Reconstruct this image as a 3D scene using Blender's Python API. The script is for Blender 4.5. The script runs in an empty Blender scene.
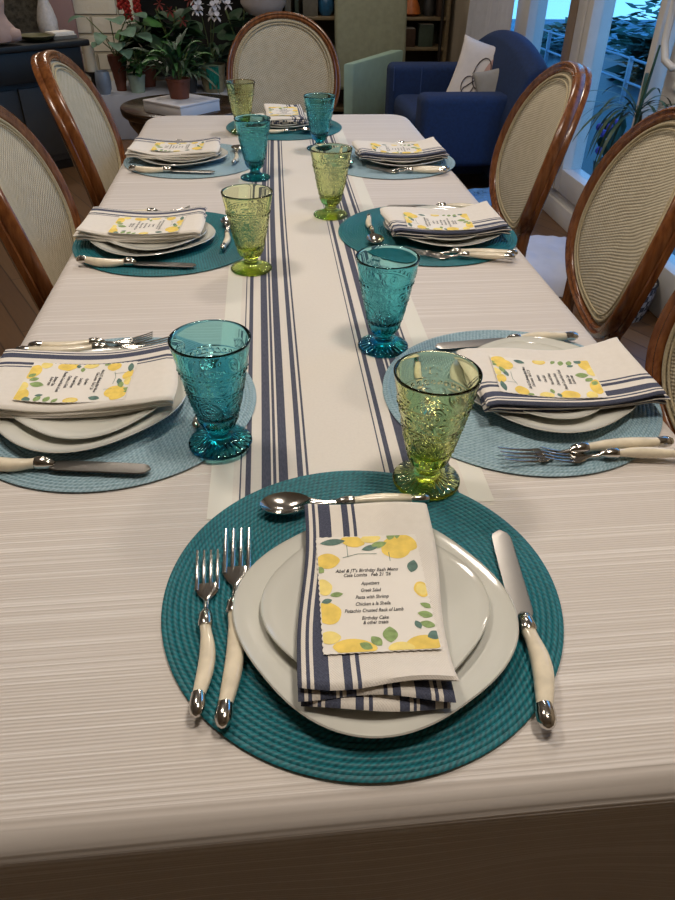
import bpy, bmesh, math, random
from mathutils import Vector, Matrix, noise
random.seed(7)
PI=math.pi; sin=math.sin; cos=math.cos
S=bpy.context.scene; COL=S.collection
R=math.radians
# ------------------------------------------------------------------ materials
def srgb(h):
    if isinstance(h,str):
        h=h.lstrip('#'); c=[int(h[i:i+2],16)/255 for i in (0,2,4)]
    else: c=[v/255 for v in h]
    return tuple(v/12.92 if v<=.04045 else ((v+.055)/1.055)**2.4 for v in c)+(1,)
class NT:
    def __init__(s,m): m.use_nodes=True; s.m=m; s.t=m.node_tree; s.t.nodes.clear(); s.out=s.n('ShaderNodeOutputMaterial')
    def n(s,ty,**kw):
        o=s.t.nodes.new(ty)
        for k,v in kw.items():
            if k.startswith('i_'): o.inputs[k[2:].replace('_',' ')].default_value=v
            else: setattr(o,k,v)
        return o
    def l(s,a,b): s.t.links.new(a,b)
    def math(s,op,a,b=None,c=None):
        o=s.n('ShaderNodeMath',operation=op)
        for i,v in enumerate((a,b,c)):
            if v is None: continue
            if hasattr(v,'is_output'): s.l(v,o.inputs[i])
            else: o.inputs[i].default_value=v
        return o.outputs[0]
    def mix(s,f,a,b,ty='MIX'):
        o=s.n('ShaderNodeMix',data_type='RGBA',blend_type=ty)
        for i,v in ((0,f),(6,a),(7,b)):
            if hasattr(v,'is_output'): s.l(v,o.inputs[i])
            else: o.inputs[i].default_value=v
        return o.outputs[2]
    def coord(s,kind='Object'): return s.n('ShaderNodeTexCoord').outputs[kind]
    def xyz(s,v):
        o=s.n('ShaderNodeSeparateXYZ'); s.l(v,o.inputs[0]); return o.outputs
    def noise(s,scale,detail=3,vec=None,rough=.5):
        o=s.n('ShaderNodeTexNoise'); o.inputs['Scale'].default_value=scale; o.inputs['Detail'].default_value=detail; o.inputs['Roughness'].default_value=rough
        if vec is not None: s.l(vec,o.inputs['Vector'])
        return o.outputs['Fac']
    def ramp(s,f,stops,interp='LINEAR'):
        o=s.n('ShaderNodeValToRGB'); s.l(f,o.inputs[0]); r=o.color_ramp; r.interpolation=interp
        while len(r.elements)<len(stops): r.elements.new(.5)
        for e,(p,c) in zip(r.elements,stops): e.position=p; e.color=c if len(c)==4 else c+(1,)
        return o.outputs[0]
    def bump(s,h,strength=.3,dist=.001):
        o=s.n('ShaderNodeBump'); o.inputs['Strength'].default_value=strength; o.inputs['Distance'].default_value=dist; s.l(h,o.inputs['Height']); return o.outputs[0]
    def bsdf(s,col,rough=.5,metal=0,normal=None,**kw):
        o=s.n('ShaderNodeBsdfPrincipled')
        if hasattr(col,'is_output'): s.l(col,o.inputs['Base Color'])
        else: o.inputs['Base Color'].default_value=col
        o.inputs['Roughness'].default_value=rough; o.inputs['Metallic'].default_value=metal
        if normal is not None: s.l(normal,o.inputs['Normal'])
        for k,v in kw.items(): o.inputs[k.replace('_',' ')].default_value=v
        s.l(o.outputs[0],s.out.inputs[0]); return o
def vscale(n,vec,sc):
    o=n.n('ShaderNodeMapping'); o.inputs['Scale'].default_value=sc; n.l(vec,o.inputs[0]); return o.outputs[0]
MATS={}
def newmat(name): m=bpy.data.materials.new(name); MATS[name]=m; return NT(m)
def simple(name,c,rough=.5,metal=0,var=.12,scale=40,bump=0,bscale=200,**kw):
    n=newmat(name); c=srgb(c); co=n.coord()
    f=n.noise(scale,3,co)
    lo=tuple(v*(1-var) for v in c[:3])+(1,); hi=tuple(min(1,v*(1+var)) for v in c[:3])+(1,)
    col=n.ramp(f,[(.3,lo),(.7,hi)])
    nm=n.bump(n.noise(bscale,2,co),bump,.001) if bump else None
    n.bsdf(col,rough,metal,nm,**kw); return n.m

# ---- table linen
def m_cloth():
    n=newmat('ribbed_tablecloth'); co=n.coord(); x,y,z=n.xyz(co)
    yz=n.math('SUBTRACT',y,z)
    def line(fx,fy,d):
        st=n.n('ShaderNodeCombineXYZ'); n.l(n.math('MULTIPLY',x,fx),st.inputs[0]); n.l(n.math('MULTIPLY',yz,fy),st.inputs[1]); return n.noise(1,d,st.outputs[0],.5)
    rib=line(1.6,300,0); band=line(.8,60,1); fine=n.math('SINE',n.math('ADD',n.math('MULTIPLY',yz,2*PI/.0034),n.math('MULTIPLY',line(3,40,1),5)))
    thread=n.math('MULTIPLY',n.math('SUBTRACT',rib,.56),9); thread=n.math('MINIMUM',n.math('MAXIMUM',thread,0),1)
    h=n.math('ADD',n.math('MULTIPLY',fine,.28),n.math('MULTIPLY',thread,.45))
    h2=n.math('ADD',n.math('ADD',n.math('MULTIPLY',fine,.14),n.math('MULTIPLY',thread,.38)),n.math('MULTIPLY',band,.18))
    cl=n.noise(5,3,co)
    base=n.mix(n.ramp(cl,[(.3,(0,0,0)),(.7,(1,1,1))]),srgb('#dbd5d0'),srgb('#e2dcd7'))
    col=n.mix(n.ramp(h2,[(.05,(1,1,1)),(.55,(0,0,0))]),base,srgb('#cbc3bc'))
    b=n.bsdf(col,.85,0,n.bump(h,.5,.0010)); b.inputs['Sheen Weight'].default_value=.1; return n.m
def stripes(n,u,segs,base,navy):
    """constant ramp on u in metres over [0,.13*k]"""
    rng=max(s[1] for s in segs)*1.02
    f=n.math('DIVIDE',u,rng)
    fac=None
    for a,b in segs:
        g=n.math('MULTIPLY',n.math('GREATER_THAN',u,a),n.math('LESS_THAN',u,b))
        fac=g if fac is None else n.math('MAXIMUM',fac,g)
    return n.mix(fac,base,navy)
def weave(n,vec,sc,amp=.3):
    x,y,z=n.xyz(vec)
    a=n.math('SINE',n.math('MULTIPLY',x,sc)); b=n.math('SINE',n.math('MULTIPLY',y,sc))
    return n.math('MULTIPLY',a,b)
NAVY='#3b4054'
def m_runner():
    n=newmat('striped_runner'); uv=n.coord('UV'); x,y,z=n.xyz(uv)
    segs=[(-.0418,-.0400),(-.035,-.0286),(-.0158,-.0044),(-.0019,.0019),(.0049,.016),(.0273,.0344),(.038,.041)]
    full=[]
    for c in (.0765,.2505): full+=[(c+a,c+b) for a,b in segs]
    nz=n.noise(300,2,vscale(n,uv,(2,.4,1)))
    navy=n.mix(nz,srgb('#33384a'),srgb('#5d6070'))
    cl=n.noise(260,2,uv)
    base=n.mix(cl,srgb('#d5cfc6'),srgb('#dfd9cf'))
    hem=n.math('MAXIMUM',n.math('LESS_THAN',x,.027),n.math('GREATER_THAN',x,.302))
    base=n.mix(hem,base,srgb('#dedcd2'))
    col=stripes(n,x,full,base,navy)
    n.bsdf(col,.9,0,n.bump(weave(n,uv,3200),.15,.0006)); return n.m
def m_napkin(name,segs):
    n=newmat(name); uv=n.coord('UV'); x,y,z=n.xyz(uv)
    nz=n.noise(500,2,uv); navy=n.mix(nz,srgb('#2c3145'),srgb('#5b6074'))
    base=n.mix(n.noise(120,2,uv),srgb('#ded8ce'),srgb('#e8e2d9'))
    col=stripes(n,x,segs,base,navy)
    n.bsdf(col,.9,0,n.bump(n.math('ADD',weave(n,uv,2600),n.noise(60,3,uv)),.25,.0009)); return n.m
NS=[(-.01,.0035),(.0072,.0102),(.0132,.0255),(.037,.0435),(.0475,.0507)]
def m_mat(name,c1,c2):
    n=newmat(name); co=n.coord(); x,y,z=n.xyz(co)
    r=n.math('SQRT',n.math('ADD',n.math('MULTIPLY',x,x),n.math('MULTIPLY',y,y)))
    th=n.math('ARCTAN2',y,x)
    ringi=n.math('FLOOR',n.math('DIVIDE',r,.0055))
    ph=n.math('MULTIPLY',ringi,2.4)
    cnt=n.math('FLOOR',n.math('MULTIPLY',n.math('ADD',ringi,.5),2*PI*.0055/.0058))
    br=n.math('SINE',n.math('ADD',n.math('ADD',n.math('MULTIPLY',th,cnt),ph),n.math('MULTIPLY',n.math('DIVIDE',r,.0055),2*PI)))
    nz=n.noise(220,3,co)
    f=n.math('ADD',n.math('MULTIPLY',br,.20),n.math('MULTIPLY',nz,.9))
    col=n.ramp(f,[(.15,srgb(c1)),(.8,srgb(c2))])
    n.bsdf(col,.55,0,n.bump(f,.30,.001)); return n.m
def m_glass(name,surf,absorb,dens):
    n=newmat(name)
    g=n.n('ShaderNodeBsdfGlass'); g.inputs['Color'].default_value=surf+(1,); g.inputs['Roughness'].default_value=0.0; g.inputs['IOR'].default_value=1.45
    n.l(g.outputs[0],n.out.inputs['Surface'])
    v=n.n('ShaderNodeVolumeAbsorption'); v.inputs['Color'].default_value=absorb+(1,); v.inputs['Density'].default_value=dens
    n.l(v.outputs[0],n.out.inputs['Volume']); return n.m
def m_wood(name,dark,light,rough=.28,sc=(30,30,3)):
    n=newmat(name); co=n.coord(); w=vscale(n,co,sc)
    f=n.noise(3,5,w,.6)
    col=n.ramp(f,[(.3,srgb(dark)),(.7,srgb(light))])
    b=n.bsdf(col,rough,0,n.bump(f,.06,.001)); b.inputs['Coat Weight'].default_value=.25; b.inputs['Coat Roughness'].default_value=.15; return n.m
def m_weave():
    n=newmat('basketweave_upholstery'); uv=n.coord('UV'); x,y,z=n.xyz(uv)
    k=2*PI/.0105
    a=n.math('SINE',n.math('MULTIPLY',n.math('ADD',x,n.math('MULTIPLY',y,.35)),k))
    b=n.math('SINE',n.math('MULTIPLY',n.math('SUBTRACT',y,n.math('MULTIPLY',x,.35)),k*1.15))
    w=n.math('MULTIPLY',a,b); h=n.math('ADD',n.math('MULTIPLY',w,.5),.5)
    nz=n.noise(35,3,uv); f=n.math('ADD',n.math('MULTIPLY',h,.72),n.math('MULTIPLY',nz,.35))
    col=n.ramp(f,[(.15,srgb('#857a63')),(.5,srgb('#b3a890')),(.95,srgb('#d2c9b2'))])
    n.bsdf(col,.85,0,n.bump(h,.8,.002)); return n.m
def m_floor():
    n=newmat('oak_floorboards'); co=n.coord(); x,y,z=n.xyz(co)
    b=n.n('ShaderNodeTexBrick'); b.inputs['Scale'].default_value=1; b.inputs['Brick Width'].default_value=1.1; b.inputs['Row Height'].default_value=.09; b.inputs['Mortar Size'].default_value=.0025
    b.inputs['Color1'].default_value=srgb('#6d4f34'); b.inputs['Color2'].default_value=srgb('#80603f'); b.inputs['Mortar'].default_value=srgb('#3c2a1c')
    rot=n.n('ShaderNodeMapping'); rot.inputs['Rotation'].default_value=(0,0,R(62)); n.l(co,rot.inputs[0]); n.l(rot.outputs[0],b.inputs['Vector'])
    g=n.noise(9,4,vscale(n,rot.outputs[0],(1,14,1)))
    col=n.mix(n.math('MULTIPLY',g,.5),b.outputs['Color'],srgb('#4a3424'))
    n.bsdf(col,.4); return n.m
def m_brick():
    n=newmat('painted_slump_block'); co=n.coord(); b=n.n('ShaderNodeTexBrick'); b.inputs['Scale'].default_value=1
    cx=n.n('ShaderNodeCombineXYZ'); x,y,z=n.xyz(co); n.l(x,cx.inputs[0]); n.l(z,cx.inputs[1]); n.l(cx.outputs[0],b.inputs['Vector'])
    b.inputs['Brick Width'].default_value=.42; b.inputs['Row Height'].default_value=.125; b.inputs['Mortar Size'].default_value=.012; b.inputs['Mortar Smooth'].default_value=.6
    b.inputs['Color1'].default_value=srgb('#dad3bf'); b.inputs['Color2'].default_value=srgb('#e4decd'); b.inputs['Mortar'].default_value=srgb('#b1a892')
    h=n.math('ADD',n.math('SUBTRACT',1,b.outputs['Fac']),n.math('MULTIPLY',n.noise(30,3,co),.3))
    n.bsdf(b.outputs['Color'],.8,0,n.bump(h,.9,.015)); return n.m
def m_pane():
    n=newmat('window_glass'); t=n.n('ShaderNodeBsdfTransparent'); g=n.n('ShaderNodeBsdfGlossy'); g.inputs['Roughness'].default_value=.02
    fr=n.n('ShaderNodeLayerWeight'); fr.inputs[0].default_value=.5
    mx=n.n('ShaderNodeMixShader'); n.l(n.math('ADD',.02,n.math('MULTIPLY',n.math('POWER',fr.outputs['Facing'],4),.45)),mx.inputs[0]); n.l(t.outputs[0],mx.inputs[1]); n.l(g.outputs[0],mx.inputs[2]); n.l(mx.outputs[0],n.out.inputs[0])
    t.inputs[0].default_value=(.9,.95,.97,1); return n.m
M={}
M['cloth']=m_cloth(); M['runner']=m_runner(); M['nap']=m_napkin('napkin_linen',NS)
M['nap2']=m_napkin('napkin_linen_under',[(a+.006,b+.006) for a,b in NS]+[(.078,.086),(.089,.0915),(.094,.1065),(.113,.116),(.119,.14)])
M['nap3']=m_napkin('napkin_linen_inner',[(a+.005,b+.005) for a,b in NS[1:]]+[(.001,.004)])
M['mat_d']=m_mat('dark_teal_cord','#034c56','#127d88'); M['mat_l']=m_mat('pale_blue_cord','#6f909c','#a2bcc8')
M['teal']=m_glass('teal_glass',(.74,.915,.93),(0,.77,.805),125); M['green']=m_glass('lime_glass',(.96,.975,.86),(.72,.80,0),48)
M['porc']=simple('glazed_porcelain','#d3d3ca',.12,0,.02,10,Coat_Weight=.4)
M['steel']=simple('polished_steel','#c9c6c0',.14,1,.05,60)
M['blade']=simple('brushed_blade','#8f8c88',.34,1,.02,8)
M['ivory']=simple('ivory_resin','#e2d7bf',.22,0,.12,55,Coat_Weight=.4)
M['paper']=simple('card_paper','#e9e4db',.7,0,.02); M['lemon']=simple('lemon_print','#eecf63',.7,0,.12,90)
M['lemon2']=simple('pale_lemon_print','#f3de84',.7,0,.1,90); M['leaf']=simple('leaf_print','#8aa365',.7,0,.25,200); M['leaf2']=simple('grey_leaf_print','#5b7a70',.7,0,.25,200)
M['ink']=simple('printed_ink','#2b2a2e',.7,0,.02)
M['wood']=m_wood('polished_cherry','#522a12','#88542c',.25); M['dwood']=m_wood('dark_walnut','#241812','#45301f',.25,(4,4,20))
M['weave']=m_weave(); M['piping']=simple('upholstery_piping','#a99c7e',.8,0,.2,300,.4,400)
M['floor']=m_floor(); M['brick']=m_brick(); M['pane']=m_pane()
M['white']=simple('white_paint','#cfccc8',.4,0,.04,8); M['taupe']=simple('taupe_paint','#8a7765',.5,0,.06,8)
M['wall']=simple('warm_wall_paint','#b9ac97',.8,0,.04,4,.1,80); M['wall2']=simple('olive_wall_paint','#6d6450',.8,0,.06,4); M['ceil']=simple('ceiling_paint','#d8d2c6',.9,0,.03,4)
M['navy']=simple('navy_upholstery','#162f58',.85,0,.18,60,.3,500); M['seam']=simple('navy_seam','#3d5482',.85)
M['sage']=simple('sage_upholstery','#8c8d74',.85,0,.1,25,.3,300); M['sage_lit']=simple('sage_upholstery_lit','#9db8a6',.8,0,.06,15,.2,300)
M['black']=simple('black_lacquer','#191918',.5,0,.1,10); M['charcoal']=simple('charcoal_panel','#3a3a39',.5,0,.1,10)
M['terra']=simple('terracotta','#6d3a26',.6,0,.2,20); M['bluepot']=simple('grey_blue_glaze','#8b97a6',.3,0,.12,15); M['stonepot']=simple('ribbed_stoneware','#8b8266',.5,0,.25,30)
M['tealglaze']=simple('teal_drip_glaze','#1c8071',.25,0,.3,40); M['palepot']=simple('pale_green_glass_pot','#9fb09c',.2,0,.1,20)
M['fol']=simple('dark_foliage','#25402a',.45,0,.4,14); M['fol2']=simple('green_foliage','#3d6b35',.45,0,.35,14); M['fol3']=simple('grey_green_foliage','#5a7a66',.5,0,.3,18); M['stem']=simple('plant_stem','#5c6a3b',.6,0,.25,30)
M['red']=simple('red_flower','#a3241d',.5,0,.25,40); M['pinkf']=simple('coral_flower','#8f3a34',.5,0,.25,40); M['wflower']=simple('white_orchid','#e8e6ea',.6,0,.06,40)
M['hearth']=simple('whitewashed_hearth','#b9bcc4',.8,0,.06,10,.3,60); M['fireblack']=simple('fireplace_black','#12110f',.9,0,.2,10)
M['box']=simple('white_carton','#dcdbdf',.7,0,.03,10); M['candle']=simple('candle_wax','#d8cdb4',.6,0,.03,10,Subsurface_Weight=.1); M['iron']=simple('dark_iron','#26221f',.5,.4,.1,30)
M['plaster']=simple('pinkish_plaster','#b59c94',.7,0,.08,20); M['vase']=simple('pale_crackle_vase','#c9c4c0',.3,0,.12,60,.3,150); M['dish']=simple('olive_dish','#5b5a3c',.35,0,.2,30)
M['mauve']=simple('mauve_panel_cloth','#a0827f',.8,0,.05,6); M['brownbox']=simple('brown_leather','#5d4238',.5,0,.12,20); M['tapestry']=simple('dark_tapestry','#4a453a',.9,0,.55,45,.4,100)
M['shelf']=m_wood('shelf_wood','#6b5c44','#8a7a5c',.5,(4,20,20)); M['shelfback']=simple('shelf_back','#4c4636',.8,0,.1,10)
M['curtain']=simple('white_sheer_curtain','#c3c4cc',.85,0,.05,20,.2,300); M['cushion']=simple('cushion_cotton','#dcd6d2',.85,0,.04,20,.2,300); M['blush']=simple('blush_print','#c29c94',.85,0,.06,20); M['line']=simple('dark_line_print','#4c4246',.85); M['greyc']=simple('grey_cushion','#9c9a96',.85,0,.06,20,.2,300)
M['taupec']=simple('brown_print','#8a6d5d',.85); M['bluec']=simple('blue_cushion','#6a86b0',.85,0,.1,20,.2,300)
M['rug']=simple('blue_fringed_wool','#5f93c8',.95,0,.25,60,.6,200); M['blanket']=simple('white_fleece','#c9cbd6',.95,0,.05,14,.5,120)
M['orange']=simple('orange_ceramic','#b0622c',.4,0,.2,30); M['cobalt']=simple('cobalt_ceramic','#2b5f86',.3,0,.2,30); M['book1']=simple('book_cloth_grey','#6d6b63',.8); M['book2']=simple('book_cloth_brown','#4b382b',.8); M['book3']=simple('book_cloth_green','#3f4c40',.8)
M['shade']=simple('lamp_shade_linen','#b5aca8',.8,0,.04,30)
M['deck']=simple('wet_deck','#22302f',.5,0,.25,6); M['treeg']=simple('evergreen_needles','#1f4030',.8,0,.5,3); M['treeg2']=simple('pale_shrub','#3d6a58',.8,0,.45,4); M['paleg']=simple('misty_lawn','#6f8890',.9,0,.25,1.2); M['bark']=simple('bark','#3a3029',.9); M['purple']=simple('purple_bloom','#6b4f9a',.7,0,.2,30); M['railm']=simple('grey_rail','#8c98a6',.5)
M['basket']=None
def m_basket():
    n=newmat('black_white_woven_stripe'); co=n.coord(); c=n.n('ShaderNodeTexChecker'); c.inputs['Scale'].default_value=42; n.l(co,c.inputs[0]); c.inputs[1].default_value=srgb('#a5a29c'); c.inputs[2].default_value=srgb('#3d3b3b'); n.bsdf(c.outputs[0],.9); return n.m
M['basket']=m_basket()
# ------------------------------------------------------------------ mesh builder
class MB:
    def __init__(s): s.v=[]; s.f=[]; s.m=[]; s.uv={}
    def add(s,vs,fs,mi=0,uvs=None):
        o=len(s.v); s.v+= [tuple(v) for v in vs]
        if uvs is not None:
            for i,u in enumerate(uvs): s.uv[o+i]=u
        for f in fs: s.f.append([o+i for i in f]); s.m.append(mi)
        return s
    def grid(s,nu,nv,fn,mi=0,wu=False,wv=False,uvf=None,flip=False):
        vs=[fn(i,j) for j in range(nv) for i in range(nu)]
        uvs=[uvf(i,j) for j in range(nv) for i in range(nu)] if uvf else None
        fs=[]
        for j in range(nv if wv else nv-1):
            for i in range(nu if wu else nu-1):
                a=j*nu+i; b=j*nu+(i+1)%nu; c=((j+1)%nv)*nu+(i+1)%nu; d=((j+1)%nv)*nu+i
                fs.append([d,c,b,a] if flip else [a,b,c,d])
        return s.add(vs,fs,mi,uvs)
    def box(s,x0,x1,y0,y1,z0,z1,mi=0,mat=None):
        vs=[Vector((x,y,z)) for z in (z0,z1) for y in (y0,y1) for x in (x0,x1)]
        if mat: vs=[mat@v for v in vs]
        return s.add(vs,[[0,2,3,1],[4,5,7,6],[0,1,5,4],[2,6,7,3],[0,4,6,2],[1,3,7,5]],mi)
    def lathe(s,prof,n=32,c=(0,0),mi=0,rfn=None,caps=True):
        m=len(prof)
        def fn(i,j):
            r,z=prof[j]; t=2*PI*i/n
            if rfn: r,z=rfn(r,z,t)
            return (c[0]+r*cos(t),c[1]+r*sin(t),z)
        o=len(s.v); s.grid(n,m,fn,mi,wu=True)
        if caps:
            if prof[0][0]>1e-6: s.f.append([o+i for i in range(n)][::-1]); s.m.append(mi)
            if prof[-1][0]>1e-6: s.f.append([o+(m-1)*n+i for i in range(n)]); s.m.append(mi)
        return s
    def sweep(s,pts,rad,n=8,mi=0,up=(0,0,1),closed=False,pw=1.0):
        P=[Vector(p) for p in pts]; up=Vector(up); m=len(P); rings=[]
        for k in range(m):
            a=P[(k-1)%m] if (closed or k>0) else P[0]; b=P[(k+1)%m] if (closed or k<m-1) else P[-1]
            t=(b-a).normalized(); sd=t.cross(up)
            if sd.length<1e-4: sd=t.cross(Vector((0,1,0.01)))
            sd.normalize(); u2=sd.cross(t).normalized()
            r=rad[k] if isinstance(rad,list) else rad
            rx,rz=r if isinstance(r,tuple) else (r,r)
            ring=[]
            for i in range(n):
                q=2*PI*i/n; cx=cos(q); cz=sin(q)
                if pw!=1: cx=math.copysign(abs(cx)**pw,cx); cz=math.copysign(abs(cz)**pw,cz)
                ring.append(P[k]+sd*(rx*cx)+u2*(rz*cz))
            rings.append(ring)
        o=len(s.v); s.grid(n,m,lambda i,j: rings[j][i],mi,wu=True,wv=closed)
        if not closed:
            s.f.append([o+i for i in range(n)][::-1]); s.m.append(mi); s.f.append([o+(m-1)*n+i for i in range(n)]); s.m.append(mi)
        return s
    def ico(s,c,r,mi=0,n=10,m=6,sq=(1,1,1)):
        pr=[(sin(PI*j/m),-cos(PI*j/m)) for j in range(m+1)]
        def fn(i,j):
            a,z=pr[j]; t=2*PI*i/n; return (c[0]+r*sq[0]*a*cos(t),c[1]+r*sq[1]*a*sin(t),c[2]+r*sq[2]*z)
        return s.grid(n,m+1,fn,mi,wu=True)
    def build(s,name,mats,parent=None,smooth=True,bevel=0,angle=40,segs=2,merge=True):
        me=bpy.data.meshes.new(name); me.from_pydata(s.v,[],s.f)
        if not isinstance(mats,(list,tuple)): mats=[mats]
        for m in mats: me.materials.append(m)
        me.polygons.foreach_set('material_index',s.m)
        if s.uv:
            l=me.uv_layers.new(name='UVMap')
            for lp in me.loops: l.data[lp.index].uv=s.uv.get(lp.vertex_index,(0,0))
        bm=bmesh.new(); bm.from_mesh(me)
        if merge: bmesh.ops.remove_doubles(bm,verts=bm.verts,dist=1e-6)
        if bevel:
            ed=[e for e in bm.edges if len(e.link_faces)==2 and e.calc_face_angle(0)>R(35)]
            bmesh.ops.bevel(bm,geom=ed,offset=bevel,segments=segs,affect='EDGES',profile=.5,clamp_overlap=True)
        bmesh.ops.recalc_face_normals(bm,faces=bm.faces)
        bm.to_mesh(me); bm.free()
        if smooth:
            me.polygons.foreach_set('use_smooth',[True]*len(me.polygons)); me.set_sharp_from_angle(angle=R(angle))
        o=bpy.data.objects.new(name,me); COL.objects.link(o)
        if parent: o.parent=parent
        return o
def tag(o,label,cat,group=None,kind=None):
    if label: o['label']=label
    if cat: o['category']=cat
    if group: o['group']=group
    if kind: o['kind']=kind
    return o
def struct(o): o['kind']='structure'; return o
def thing(name,label,cat,loc=(0,0,0),rz=0,group=None):
    o=bpy.data.objects.new(name,None); o.empty_display_size=.05; COL.objects.link(o); o.location=loc; o.rotation_euler=(0,0,rz)
    return tag(o,label,cat,group)
def at(o,loc,rz=0): o.location=loc; o.rotation_euler=(0,0,rz); return o
def copy_tree(o,parent=None):
    c=o.copy(); COL.objects.link(c)
    if parent: c.parent=parent
    for ch in list(o.children): copy_tree(ch,c)
    return c
def dup(o,loc,rz,label,group=None,mat=None):
    c=copy_tree(o); at(c,loc,rz); c['label']=label
    if group: c['group']=group
    return c
# ------------------------------------------------------------------ camera
F=701.65388; CH=.518398; PITCH,YAW,ROLL=.632831,.1072656,.0152796
cam=bpy.data.cameras.new('camera'); co=bpy.data.objects.new('camera',cam); COL.objects.link(co)
right=Vector((cos(YAW),-sin(YAW),0)); fwd=Vector((sin(YAW),cos(YAW),0))*cos(PITCH)+Vector((0,0,-sin(PITCH))); upv=right.cross(fwd)
r2=right*cos(ROLL)+upv*sin(ROLL); u2=-right*sin(ROLL)+upv*cos(ROLL)
mw=Matrix.Identity(4)
for i in range(3): mw[i][0]=r2[i]; mw[i][1]=u2[i]; mw[i][2]=-fwd[i]
mw[2][3]=.75+CH; co.matrix_world=mw
cam.sensor_fit='HORIZONTAL'; cam.sensor_width=36; cam.lens=F/675*36; cam.clip_start=.02
S.camera=co
# ------------------------------------------------------------------ table and linen
TZ=.75
X0,X1,Y0,Y1=-.402,.534,.251,2.755
def outline(cr,n=10,seg=40):
    """rounded rectangle, counter-clockwise: (point, normal)"""
    out=[]
    cs=[(X1-cr,Y0+cr,-90),(X1-cr,Y1-cr,0),(X0+cr,Y1-cr,90),(X0+cr,Y0+cr,180)]
    for k,(cx,cy,a0) in enumerate(cs):
        for i in range(n+1):
            a=R(a0+90*i/n); out.append((Vector((cx+cr*cos(a),cy+cr*sin(a))),Vector((cos(a),sin(a)))))
        nx=cs[(k+1)%4]; a=R(a0+90); e=Vector((nx[0]+cr*cos(a),nx[1]+cr*sin(a))); b=out[-1][0]
        for i in range(1,seg): out.append((b.lerp(e,i/seg),Vector((cos(a),sin(a)))))
    return out
OL=outline(.085)
mb=MB(); n=len(OL); rings=[(.06,0),(.032,0)]+[(.03*(1-sin(R(a))),-.03*(1-cos(R(a)))) for a in (15,30,45,60,75,90)]+[(0,-.05),(0,-.08),(0,-.12),(0,-.17),(0,-.215)]
cum=[0]
for i in range(1,n): cum.append(cum[-1]+(OL[i][0]-OL[i-1][0]).length)
def clothp(i,j):
    p,nr=OL[i]; ins,dz=rings[j]
    w=max(0,(-dz-.04))/.175
    wave=w*(.006*sin(cum[i]*21)+.004*sin(cum[i]*9.3+1))+w*.003
    q=p-nr*(ins-wave); return (q.x,q.y,TZ+dz)
mb.grid(n,len(rings),clothp,0,wu=True,flip=True)
mb.f.append(list(range(n))); mb.m.append(0)
cloth=mb.build('tablecloth',M['cloth'],angle=60)
tag(cloth,'white ribbed tablecloth covering the long dining table','tablecloth')
t=thing('dining_table','long dining table hidden under the white tablecloth','table',(.066,1.495,0))
m=MB(); m.box(-.452,.452,-1.205,1.235,.706,.744); m.build('tabletop',M['wood'],t,bevel=.01)
m=MB(); m.box(-.40,.40,-1.13,1.15,.64,.7055); m.build('apron',M['wood'],t,bevel=.004)
for sx in (-1,1):
    for sy in (-1,1):
        m=MB(); m.lathe([(.022,0),(.026,.03),(.03,.3),(.04,.52),(.036,.56),(.046,.6),(.046,.64)],20,(sx*.36,sy*1.1)); m.build('leg',M['wood'],t)
# runner
RA=(-.084,.586); 
def runp(i,j):
    u=i/16; v=j/60; y=.586+v*1.96
    xl=-.084+.017*(y-.586)+.004*sin(y*3); xr=.2445+.012*(y-.586)
    z=TZ+.0006+.0002*sin(u*40+y*11)
    return (xl+(xr-xl)*u, y-.004*sin(u*5)*(1-v), z)
mb=MB(); mb.grid(17,61,runp,0,uvf=lambda i,j:(i/16*.329,j/60*1.96))
# rolled hem underside for thickness
mb.grid(17,61,lambda i,j:(runp(i,j)[0],runp(i,j)[1],TZ+.0001),0,uvf=lambda i,j:(i/16*.329,j/60*1.96),flip=True)
run=mb.build('table_runner',M['runner'],merge=False)
tag(run,'cream table runner with navy stripes down the middle of the table','table runner')
# ------------------------------------------------------------------ place setting parts (template: guest looks along +y)
def mat_mesh(name,mat):
    mb=MB(); pr=[(0,.0035)]; nr=34; p=.0055
    pr=[]
    for k in range(nr+1):
        for q in (0,.25,.5,.75):
            r=(k+q)*p; z=.0030+.0015*sin(PI*q)**.5 if k<nr else .003
            if r<=.1905: pr.append((r,z))
    pr=[(max(r,0),z) for r,z in pr]; pr[0]=(0,.0032)
    pr+=[(.1915,.0016),(.190,0),(0,0)]
    def rf(r,z,t):
        k=r/p
        return (r*(1+.0025*sin(t*2+1)), z+(.0007*sin(t*int(k*2*PI*p/.0075)+k*3) if 0.5<k<22.6 and z>.0025 else 0))
    mb.lathe(pr,220,rfn=lambda r,z,t:(r*(1+.002*sin(t*2+1)),z),caps=False)
    return mb.build(name,mat)
def plate_mesh(name,a,nexp,h,foot):
    mb=MB()
    pr=[(0,.0),(foot,0),(foot+.03,.0028),(.78,h*.32),(.9,h*.64),(.99,h*.985),(1.0,h),(.992,h+.0012),(.98,h*.99),(.9,h*.64+.0042),(.78,h*.32+.0042),(foot,.0048),(.3,.0044),(0,.0044)]
    def rf(r,z,t):
        k=min(1,r/.7); e=(abs(cos(t))**nexp+abs(sin(t))**nexp)**(-1/nexp); e=1+(e-1)*k
        return (r*a*e,z)
    mb.lathe(pr,96,rfn=rf,caps=False)
    return mb.build(name,M['porc'],angle=55)
def sag(v,A=.0075):
    a=abs(v)
    if a<.108: return -A*cos(PI*a/.216)
    return -.0035*((a-.108)/.03)
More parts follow.
